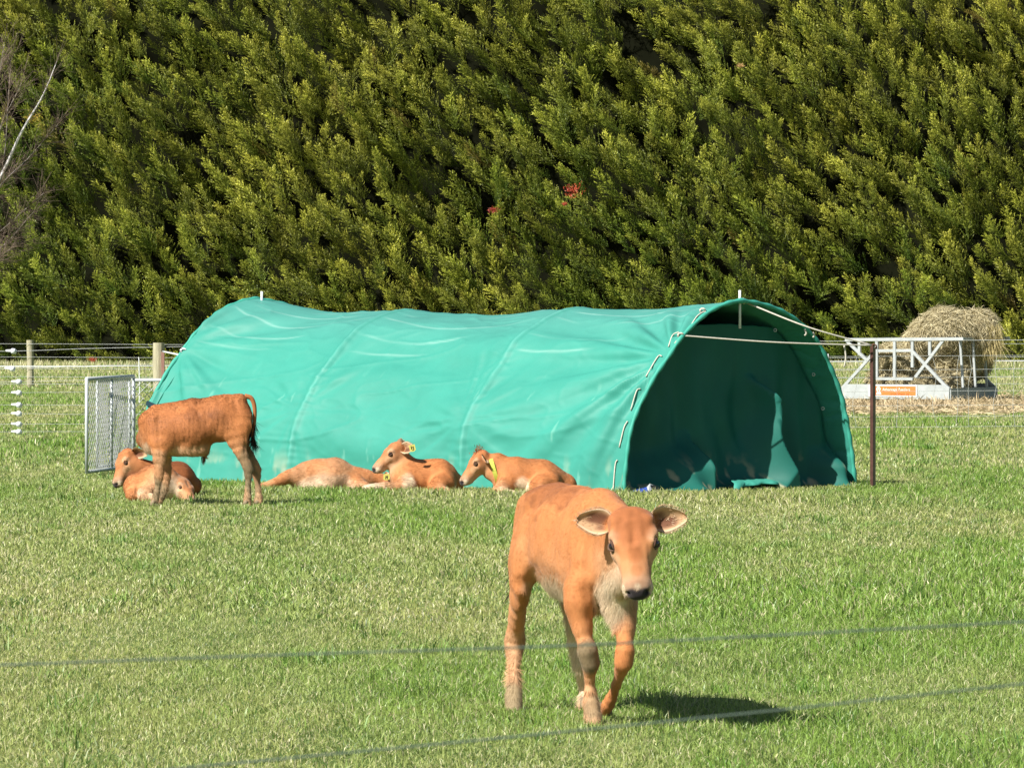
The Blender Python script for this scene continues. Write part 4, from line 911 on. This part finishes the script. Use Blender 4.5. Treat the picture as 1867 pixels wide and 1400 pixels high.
# ---- the calf walking towards the viewer
def calf_walking():
    O = A(.245, 18.375, 0); F = nrm(A(.327, -.945, 0)); R = nrm(A(-.945, -.327, 0)); U = A(0, 0, 1)
    W = lambda f, r, z: O+F*f+R*r+U*z
    c = Calf('calf', 'tan calf walking towards the viewer on the open grass, one foreleg lifted', O, .0055)
    B = c.seg
    B(W(-.16, 0, .625), W(.22, 0, .585), (.150, .10), (.122, .11), side=R, col=TAN*.7+PALE*.35, k=.04)
    B(W(-.36, 0, .70), W(-.22, 0, .695), (.105, .125), (.135, .150), side=R, k=.05)
    B(W(-.22, 0, .695), W(-.02, 0, .668), (.135, .150), (.150, .180), side=R, k=.05)
    B(W(-.02, 0, .668), W(.20, 0, .640), (.150, .180), (.128, .195), side=R, k=.05)
    B(W(.20, 0, .640), W(.36, 0, .64), (.128, .195), (.088, .150), side=R, k=.05)
    B(W(-.30, 0, .825), W(.24, 0, .81), (.055, .032), (.036, .026), side=R, col=RED*.7+TAN*.3, k=.05)
    B(W(-.14, 0, .535), W(.20, 0, .485), (.095, .07), (.075, .07), side=R, col=CREAM*.6+TAN*.4, k=.06)      # belly
    B(W(-.10, .02, .492), W(.14, 0, .465), (.05, .04), (.05, .04), side=R, col=CREAM, k=.04)
    for sg in (1, -1):
        B(W(-.31, sg*.065, .77), W(-.33, sg*.075, .58), (.055, .10), (.055, .11), side=R, k=.05)      # thigh
        B(W(.27, sg*.075, .70), W(.33, sg*.085, .54), (.045, .09), (.048, .075), side=R, k=.05)      # shoulder
    for sg in (1, -1):
        B(W(-.20, sg*.098, .800), W(-.25, sg*.100, .790), (.028, .022), (.024, .020), side=R, k=.04)      # hook bones
        B(W(.24, sg*.070, .775), W(.34, sg*.112, .60), (.020, .030), (.020, .028), side=R, k=.035)      # shoulder blade
        B(W(-.12, sg*.125, .74), W(-.06, sg*.140, .60), (.014, .05), (.014, .05), side=R, k=.03)
    # brisket and dewlap
    B(W(.40, 0, .60), W(.395, 0, .47), (.070, .075), (.05, .055), side=R, col=PALE*.5+TAN*.5, k=.05)
    B(W(.42, .0, .50), W(.415, 0, .415), (.042, .045), (.022, .030), side=R, col=CREAM*.8+PALE*.2, k=.04)
    poll = P(1151, 934, 17.74); nose = P(1163, 1066, 17.56)
    # neck
    B(W(.28, .0, .735), poll+A(-.005, .05, -.075), (.080, .105), (.062, .080), side=R, k=.06)
    B(W(.36, .0, .60), poll+A(0, .10, -.15), (.070, .09), (.055, .065), side=R, col=PALE*.6+TAN*.4, k=.06)
    B(W(.43, .0, .52), nose+A(-.03, .17, .02), (.035, .045), (.03, .04), side=R, col=CREAM*.6+PALE*.4, k=.05)
    lv = TAN*.75+PALE*.25; pl = PALE*.7+TAN*.3
    p = P
    # forelegs
    c.limb([(p(1052, 1075, 18.02), (.056, .075), TAN), (p(1058, 1130, 18.0), (.044, .050), TAN), (p(1066, 1166, 17.98), (.035, .038), lv), (p(1072, 1188, 17.96), (.043, .046), lv), (p(1076, 1209, 17.97), (.039, .043), lv), (p(1075, 1224, 17.98), (.028, .031), lv),
            (p(1075, 1245, 18.0), (.022, .026), pl), (p(1077, 1275, 18.0), (.029, .032), pl), (p(1079, 1290, 17.99), (.033, .035), pl), (p(1082, 1318, 17.96), (.036, .036), PALE*.6+MUD*.4)], side=A(1, 0, 0))
    c.limb([(p(1130, 1080, 18.06), (.055, .07), TAN*.5+PALE*.5), (p(1138, 1130, 18.0), (.043, .050), PALE*.6+TAN*.4), (p(1139, 1168, 17.95), (.034, .038), TAN), (p(1139, 1188, 17.92), (.041, .044), TAN), (p(1137, 1207, 17.92), (.038, .040), TAN),
            (p(1129, 1234, 18.02), (.025, .026), lv), (p(1119, 1262, 18.12), (.025, .026), TAN), (p(1110, 1283, 18.17), (.030, .030), TAN), (p(1104, 1293, 18.24), (.026, .028), TAN)], side=A(1, 0, 0))
    # hind legs
    c.limb([(p(960, 1000, 18.62), (.066, .12), TAN), (p(950, 1060, 18.55), (.044, .085), TAN), (p(944, 1110, 18.64), (.038, .060), lv), (p(941, 1145, 18.72), (.038, .050), lv), (p(939, 1168, 18.75), (.045, .052), lv), (p(938, 1190, 18.73), (.034, .040), lv),
            (p(938, 1213, 18.69), (.024, .028), pl), (p(937, 1240, 18.66), (.026, .030), PALE), (p(937, 1264, 18.64), (.037, .038), PALE), (p(937, 1299, 18.60), (.040, .040), PALE*.4+MUD*.6)], side=A(1, 0, 0))
    c.limb([(p(1036, 1000, 18.85), (.065, .11), TAN), (p(1040, 1070, 18.72), (.045, .08), pl), (p(1043, 1120, 18.7), (.034, .05), CREAM), (p(1049, 1165, 18.75), (.036, .042), CREAM*1.2),
            (p(1057, 1212, 18.75), (.026, .028), CREAM*1.2), (p(1068, 1255, 18.82), (.028, .03), CREAM), (p(1072, 1285, 18.78), (.032, .034), PALE)], side=A(1, 0, 0))
    c.hoof(p(1082, 1326, 17.99), (.2, -1), .033, .034); c.hoof(p(937, 1305, 18.63), (.1, -1), .034, .034); c.hoof(p(1074, 1290, 18.74), (.2, -1), .034, .04)
    c.hoof(p(1101, 1303, 18.27), (.2, .9), .028, .045)
    c.head(poll, nose, A(-.02, -.82, .40), ears=((-1, (A(-1, .10, .26), A(-.05, -1, .15))), (1, (A(1, .15, .24), A(.15, -1, .05)))), ear_len=.130)
    # mud and wear
    c.blob(p(1075, 1198, 17.93), .064, MUD*.72, .92, .3, sq=(1, .4, .8)); c.blob(p(1080, 1285, 17.95), .05, MUD*1.2, .6, .4, sq=(1.4, .4, .8)); c.blob(p(936, 1278, 18.6), .085, MUD*1.1, .8, .3, sq=(1, .3, 1)); c.blob(p(938, 1180, 18.7), .07, PALE*.8, .6, .4, sq=(1, .3, 1))
    c.blob(p(1112, 1095, 17.9), .11, CREAM, .9, .3, sq=(1.5, .3, .8))
    c.blob(p(990, 1078, 18.3), .10, CREAM, .8, .35, sq=(.6, .3, 1.4)); c.blob(p(1045, 1215, 18.0), .05, CREAM*1.1, .8, .2, sq=(2.2, .3, .45))
    c.blob(p(985, 890, 18.5), .15, RED*.75, .6, 1.1, sq=(.8, .6, 1.5)); c.blob(p(1020, 905, 18.3), .08, RED*.7, .5, .9, sq=(.8, .6, 1.5)); c.blob(p(1152, 945, 17.7), .095, RED*.9, .75, .3, sq=(1, .4, .8)); c.blob(p(1160, 1000, 17.6), .055, RED, .6, .3, sq=(1.6, .4, .8))
    c.short = [(poll*.5+nose*.5, .22)]
    c.tail([W(-.42, 0, .80), W(-.49, .04, .72), W(-.49, .075, .58), W(-.47, .085, .46)], .018, .009, n=120)
    c.ripple = .45; c.shag = 3.2; c.finish(150000, lambda q: -F*.55+A(0, 0, -.75), furlen=(.007, .015), furw=.0009, it=1)
calf_walking()

def calf_standing():
    d = 38.25; p = lambda px, py, dd=0: P(px, py, d+dd)
    c = Calf('calf', 'rough-coated tan calf standing side on at the left with its head turned away', p(370, 920)*A(1, 1, 0), .0085, base=TAN*.5+RED*.42)
    c.ripple = .8; Y = A(0, 1, 0); B = c.seg
    B(p(288, 782), p(350, 778), (.115, .165), (.135, .178), side=Y, k=.05)
    B(p(350, 776), p(405, 763), (.135, .178), (.135, .165), side=Y, k=.05)
    B(p(405, 763), p(436, 752), (.135, .165), (.095, .125), side=Y, k=.05)
    B(p(275, 768), p(282, 800), (.085, .105), (.09, .11), side=Y, k=.05)
    B(p(282, 747), p(350, 737), (.045, .035), (.05, .035), side=Y, k=.04); B(p(350, 737), p(440, 726), (.05, .035), (.05, .035), side=Y, k=.04)
    B(p(268, 795), p(275, 815), (.06, .065), (.05, .06), side=Y, col=PALE*.6+TAN*.4, k=.04)
    B(p(300, 818), p(370, 818), (.075, .06), (.07, .055), side=Y, col=PALE*.7+TAN*.3, k=.05)
    B(p(372, 824), p(374, 833), (.014, .012), (.009, .009), side=Y, col=PALE, k=.02)
    B(p(280, 770, .05), p(268, 800, .26), (.075, .10), (.065, .085), side=A(1, 0, 0), k=.05)
    B(p(268, 800, .26), p(290, 805, .42), (.065, .085), (.06, .07), side=A(0, 0, 1), k=.05)
    for sg, dx in ((-1, 0), (1, 14)):
        yy = sg*.095
        c.limb([(p(294+dx*.2, 788, yy*.7), (.05, .100), TAN), (p(291+dx*.5, 824, yy), (.044, .060), TAN), (p(290+dx, 850, yy), (.036, .045), PALE*.5+TAN*.5), (p(289+dx, 868, yy), (.034, .042), PALE*.5+TAN*.5), (p(287+dx, 888, yy), (.024, .027), PALE), (p(284+dx*.7, 905, yy), (.029, .033), PALE), (p(281+dx*.4, 916, yy), (.028, .034), PALE)], side=Y)
        c.hoof(p(280+dx*.4, 921, yy), (-1, 0), .034, .04)
    for sg, dx in ((-1, 0), (1, 20)):
        yy = sg*.095
        c.limb([(p(430, 762, yy*.6), (.055, .115), TAN), (p(430+dx*.1, 792, yy*.9), (.056, .100), TAN), (p(436+dx*.4, 818, yy), (.042, .060), TAN*.6+PALE*.4), (p(448+dx*.65, 843, yy), (.036, .045), PALE*.6+TAN*.4), (p(453+dx*.7, 855, yy), (.034, .045), PALE*.6+TAN*.4), (p(452+dx*.85, 880, yy), (.024, .028), PALE*.8), (p(451+dx, 903, yy), (.030, .034), PALE*.9), (p(450+dx, 916, yy), (.030, .035), PALE)], side=Y)
        c.hoof(p(449+dx, 921, yy), (-1, 0), .035, .04)
    c.head(p(300, 790, .45), p(345, 812, .52), A(-.2, .2, .9), eye_open=.8)
    c.tail([p(446, 722), p(458, 726), p(464, 742), p(464, 768), p(460, 790), p(462, 806)], .020, .010, n=520, tuftcol=(.035, .022, .018))
    c.blob(p(347, 752, -.14), .085, RED*.6, .55, .8); c.blob(p(388, 757, -.14), .06, RED*.5, .5, .7); c.blob(p(352, 730, -.03), .09, RED*.6, .5, .7)
    c.blob(p(452, 835, -.1), .10, MUD*.8, .7, .7, sq=(1, .3, .6)); c.blob(p(455, 868, -.1), .07, MUD*.7, .7, .5, sq=(1, .3, .5)); c.blob(p(289, 895, -.1), .09, MUD*.8, .7, .5, sq=(1, .3, .6)); c.blob(p(460, 890, -.1), .07, MUD, .6, .5, sq=(1, .3, .6))
    c.blob(p(268, 822, -.0), .10, CREAM, .7, .4, sq=(1.3, .4, 1)); c.blob(p(340, 832, -.0), .22, PALE, .6, .4, sq=(.7, .4, 2))
    c.short = [(p(320, 800, .48), .2)]
    # sheath hair
    n = 70; q = p(372, 832)+rng.normal(0, .007, (n, 3)); dr = A(-.12, 0, -1)+rng.normal(0, .05, (n, 3)); V = np.stack([q-A(.002, 0, 0), q+A(.002, 0, 0), q+dr*.06], 1).reshape(-1, 3)
    build('belly_tuft', V, np.arange(n*3).reshape(-1, 3), M['fur'], c.root, col=np.broadcast_to(A(.14, .08, .04), (n*3, 3)), smooth=False)
    c.finish(60000, A(.55, 0, -.8), furlen=(.014, .030), furw=.0020, mudz=(.05, .32))
calf_standing()

def lying_tail(c, pts): c.tail(pts, .018, .010, n=150)

def calf_resting_flat():        # stretched out, head down on the ground
    d = 41.35; p = lambda px, py, dd=0: P(px, py, d+dd)
    c = Calf('calf', 'pale calf lying stretched out flat with its head down behind the head-up calf', p(600, 892)*A(1, 1, 0), .010, base=TAN*.5+PALE*.5)
    Y = A(0, .95, .3); B = c.seg; T2 = c.base
    B(p(565, 873), p(610, 868, -.02), (.16, .135), (.18, .135), side=Y, k=.06); B(p(610, 868, -.02), p(660, 878), (.18, .135), (.13, .095), side=Y, k=.06)
    B(p(545, 870), p(575, 864), (.12, .09), (.14, .115), side=Y, k=.05)
    B(p(585, 850, .06), p(620, 852, .05), (.05, .05), (.05, .04), side=Y, k=.05)
    B(p(655, 874), p(700, 877, .02), (.10, .085), (.06, .06), side=Y, k=.05, col=TAN)
    c.limb([(p(560, 868, -.08), (.08, .09), T2), (p(528, 868, -.12), (.055, .06), T2), (p(505, 878, -.15), (.040, .045), TAN*.8+PALE*.2), (p(488, 885, -.16), (.036, .04), T2), (p(470, 889, -.2), (.026, .03), T2)], side=A(0, 1, 0))
    c.limb([(p(640, 882, -.1), (.06, .07), T2), (p(668, 888, -.2), (.040, .045), T2), (p(640, 891, -.25), (.03, .03), PALE)], side=A(0, 1, 0))
    B(p(560, 885, -.14), p(610, 887, -.14), (.05, .04), (.05, .04), side=Y, col=CREAM, k=.05)
    c.head(p(700, 873, .03), p(744, 888, -.12), A(.2, -.3, .9), eye_open=.3, ears=((-1, (A(.15, -1, -.15), A(.3, -.3, 1))),))
    E = p(705, 861, -.09); c.ear(E+A(-.02, 0, 0), A(.35, -.35, -.25), A(.2, -.8, .6), .13); 
    c.tagpiece(p(705, 869.5, -.17), A(1, 0, .05), A(-.1, 0, -1), A(.1, -1, .2), .056, .052, [(-.12, .05, .06, .28), (.12, .05, .05, .28), (.0, .0, .12, .06)])
    c.blob(p(575, 850, -.1), .12, TAN, .5, .5); c.blob(p(655, 868, -.1), .12, TAN, .6, .5); c.blob(p(600, 886, -.15), .2, CREAM, .5, .4, sq=(.6, .5, 1.8)); c.blob(p(520, 868, -.12), .10, TAN*.9, .6, .4)
    c.finish(26000, A(-.9, 0, -.35), furlen=(.014, .028), furw=.0022)
calf_resting_flat()

def calf_alert():               # head raised, facing left
    d = 40.9; p = lambda px, py, dd=0: P(px, py, d+dd)
    c = Calf('calf', 'tan calf lying with raised head facing left and a yellow tag in its ear', p(765, 896)*A(1, 1, 0), .0085, base=TAN*.85+PALE*.15)
    Y = A(0, .97, .2); B = c.seg; T2 = c.base
    B(p(750, 874), p(800, 872, .05), (.15, .155), (.16, .150), side=Y, k=.06, col=TAN); B(p(800, 872, .05), p(826, 882, .08), (.16, .150), (.11, .09), side=Y, k=.06, col=TAN)
    B(p(748, 850, .03), p(805, 862, .06), (.06, .06), (.06, .06), side=Y, k=.05, col=RED*.4+TAN*.6)
    B(p(738, 868, -.02), p(742, 888, -.02), (.11, .10), (.10, .10), side=Y, k=.05)
    B(p(742, 862), p(724, 820, .0), (.080, .105), (.055, .070), side=Y, k=.05); B(p(728, 872, -.02), p(715, 838, -.01), (.05, .06), (.04, .045), side=Y, k=.04, col=PALE)
    B(p(735, 880, -.05), p(732, 893, -.08), (.06, .06), (.05, .05), side=Y, k=.05, col=PALE)
    c.limb([(p(748, 882, -.14), (.05, .07), T2), (p(722, 889, -.20), (.038, .042), PALE*.4+TAN*.6), (p(700, 886, -.22), (.036, .038), PALE), (p(682, 887, -.22), (.032, .032), CREAM), (p(666, 889, -.22), (.034, .034), CREAM)], side=A(0, 1, 0))
    c.limb([(p(812, 880, -.10), (.09, .10), TAN), (p(790, 889, -.22), (.055, .05), TAN), (p(815, 894, -.26), (.036, .036), PALE)], side=A(0, 1, 0))
    c.blob(p(742, 884, -.16), .085, CREAM*1.15, .95, .3, sq=(1.2, .4, .8)); c.blob(p(826, 889, -.1), .05, CREAM, .9, .3)
    poll = p(722, 806); nose = p(673, 847, -.06)
    c.head(poll, nose, A(-.62, -.25, .85), eye_open=.75, ears=((1, (A(.85, -.55, .14), A(-.35, -1, .35))), (-1, (A(.5, .8, .3), A(-.5, .6, .3)))), ear_len=.145)
    X, Yh, Z, q = c.HA
    sgn = 1 if Yh[1] < 0 else -1
    c.short = [(poll*.5+nose*.5, .2)]
    E = c.last_ear
    c.tagpiece(p(752, 817, -.20), A(1, 0, .25), A(.25, 0, -1), A(0, -1, .1), .050, .056, [(-.16, -.1, .07, .25), (.16, .0, .06, .28), (.0, .28, .10, .05), (-.02, -.12, .2, .04)])
    c.finish(34000, A(.75, 0, -.5), furlen=(.012, .026), furw=.0020)
calf_alert()

def calf_collared():
    d = 40.5; p = lambda px, py, dd=0: P(px, py, d+dd)
    c = Calf('calf', 'reddish tan calf lying with yellow collar on its neck, just beyond the walking calf', p(950, 900)*A(1, 1, 0), .0085, base=TAN*.95)
    Y = A(0, .97, .2); B = c.seg
    B(p(945, 872), p(990, 874, .05), (.15, .155), (.17, .145), side=Y, k=.06); B(p(990, 874, .05), p(1030, 885, .1), (.17, .145), (.13, .10), side=Y, k=.06)
    B(p(945, 850, .03), p(985, 855, .06), (.06, .06), (.07, .06), side=Y, k=.05, col=RED*.3+TAN*.7)
    B(p(922, 866, -.02), p(920, 886, -.02), (.11, .10), (.10, .09), side=Y, k=.05)
    B(p(938, 860), p(905, 848, .0), (.095, .115), (.066, .088), side=Y, k=.05); B(p(905, 848), p(885, 843), (.066, .088), (.06, .07), side=Y, k=.05)
    B(p(915, 872, -.02), p(892, 862, -.01), (.05, .06), (.045, .05), side=Y, k=.04, col=PALE*.5+TAN*.5)
    c.limb([(p(928, 880, -.14), (.05, .07), TAN), (p(905, 893, -.20), (.036, .04), TAN*.6+PALE*.4), (p(925, 898, -.24), (.032, .034), CREAM), (p(948, 900, -.24), (.028, .028), CREAM)], side=A(0, 1, 0))
    c.limb([(p(1000, 880, -.10), (.10, .10), TAN), (p(970, 890, -.24), (.055, .05), TAN), (p(1000, 897, -.26), (.036, .036), PALE)], side=A(0, 1, 0))
    c.blob(p(952, 890, -.18), .09, CREAM*1.15, .95, .3, sq=(1.2, .4, .8)); c.blob(p(938, 901, -.24), .09, CREAM, .9, .3)
    poll = p(874, 822); nose = p(831, 872, -.06)
    c.head(poll, nose, A(-.72, -.22, .72), eye_open=.45, ears=((1, (A(.15, -.9, -.30), A(.55, -.45, .3))), (-1, (A(.3, .8, -.2), A(.5, .6, .3)))), ear_len=.105)
    # poll tuft
    n = 260; q = poll+rng.normal(0, .022, (n, 3))+A(.0, 0, -.02); dr = nrm(A(-.2, -.1, .6))+rng.normal(0, .5, (n, 3)); V = np.stack([q-A(.0025, 0, 0), q+A(.0025, 0, 0), q+dr*.018], 1).reshape(-1, 3)
    build('poll_tuft', V, np.arange(n*3).reshape(-1, 3), M['fur'], c.root, col=np.repeat(A(.25, .085, .03)*(.7+.7*rng.random((n, 1))), 3, 0), smooth=False)
    # collar
    k = np.linspace(0, 2*math.pi, 40); ctr = p(902, 860, -.015); ax = nrm(A(.93, 0, .28)); u = A(0, 1, 0); v = nrm(np.cross(ax, u)); mb = MB()
    for q in range(39):
        pts = []
        for kk in (k[q], k[q+1]):
            r0 = ctr+u*.088*math.cos(kk)+v*.128*math.sin(kk)
            pts += [r0-ax*.017, r0+ax*.017]
        o = nrm((pts[0]+pts[2])/2-ctr)*.004; V = pts+[a+o for a in pts]; mb.add(V, [(0, 1, 3, 2), (6, 7, 5, 4), (0, 2, 6, 4), (1, 5, 7, 3)])
    mb.build('collar', M['collar'], c.root)
    c.short = [(poll*.5+nose*.5, .2)]
    c.finish(34000, A(.75, 0, -.5), furlen=(.012, .026), furw=.0020)
calf_collared()

def calf_dozing():             # head visible at far left, body behind
    d = 40.0; p = lambda px, py, dd=0: P(px, py, d+dd)
    c = Calf('calf', 'tan calf dozing with its head up by the netting gate, behind the standing calf', p(285, 896)*A(1, 1, 0), .0085, base=TAN*.92)
    Y = A(0, .97, .2); B = c.seg; DK = A(.22, .075, .03)
    B(p(280, 872, .12), p(325, 872, .2), (.14, .13), (.15, .12), side=Y, k=.06, col=RED); B(p(325, 872, .2), p(350, 885, .25), (.15, .12), (.10, .08), side=Y, k=.06, col=RED)
    B(p(278, 868, .06), p(242, 850, .0), (.10, .12), (.065, .085), side=Y, k=.05, col=RED*.5+TAN*.5)
    B(p(262, 882, .04), p(240, 868, .0), (.08, .08), (.05, .05), side=Y, k=.05)
    poll = p(226, 821, .02); nose = p(199, 878, -.10)
    c.head(poll, nose, A(-.75, -.42, .45), eye_open=.30, ears=((1, (A(.95, -.30, .12), A(-.1, -1, -.25))), (-1, (A(.2, .9, .1), A(-.5, .2, .3)))), ear_len=.135)
    c.blob(p(242, 878, -.05), .12, DK, .8, .3); c.blob(p(320, 855, .05), .16, RED*.6, .7, .7)
    c.short = [(poll*.5+nose*.5, .2)]
    c.finish(26000, A(.6, 0, -.5), furlen=(.014, .030), furw=.0020)
calf_dozing()

def calf_curled():             # head resting on the ground to the right
    d = 39.25; p = lambda px, py, dd=0: P(px, py, d+dd)
    c = Calf('calf', 'tan calf curled up with its head resting on the grass, lowest of the left group', p(295, 911)*A(1, 1, 0), .0085, base=TAN*.9+PALE*.1)
    Y = A(0, .97, .2); B = c.seg
    B(p(250, 888), p(290, 880, .04), (.12, .11), (.15, .14), side=Y, k=.06); B(p(275, 865, .05), p(300, 872, .05), (.08, .07), (.09, .08), side=Y, k=.06)
    B(p(290, 885, .02), p(325, 892, .02), (.15, .13), (.10, .09), side=Y, k=.06, col=PALE)
    B(p(300, 868, .10), p(333, 882, .06), (.05, .045), (.05, .05), side=A(0, 1, 0), k=.05, col=TAN)
    B(p(262, 898, -.1), p(240, 902, -.12), (.06, .055), (.055, .05), side=Y, k=.04)
    c.limb([(p(270, 892, -.1), (.05, .05), PALE), (p(262, 905, -.18), (.035, .035), PALE), (p(290, 908, -.2), (.03, .03), CREAM)], side=A(0, 1, 0))
    poll = p(334, 874, .02); nose = p(360, 906, -.17)
    c.head(poll, nose, A(.42, -.25, .62), eye_open=.25, ears=((-1, (A(.8, -.2, -.15), A(.3, -.5, .5))),), ear_len=.11)
    c.blob(p(306, 893, -.1), .12, CREAM*.9, .8, .4, sq=(1, .5, .8)); c.blob(p(259, 897, -.15), .045, CREAM, .9, .3); c.blob(p(256, 862, 0), .10, RED*.8, .5, .6); c.blob(p(247, 893, -.12), .03, RED*.5, .7, .5, sq=(2.5, .4, .6))
    c.short = [(poll*.5+nose*.5, .2)]
    c.finish(26000, A(.3, 0, -.8), furlen=(.014, .028), furw=.0020)
calf_curled()
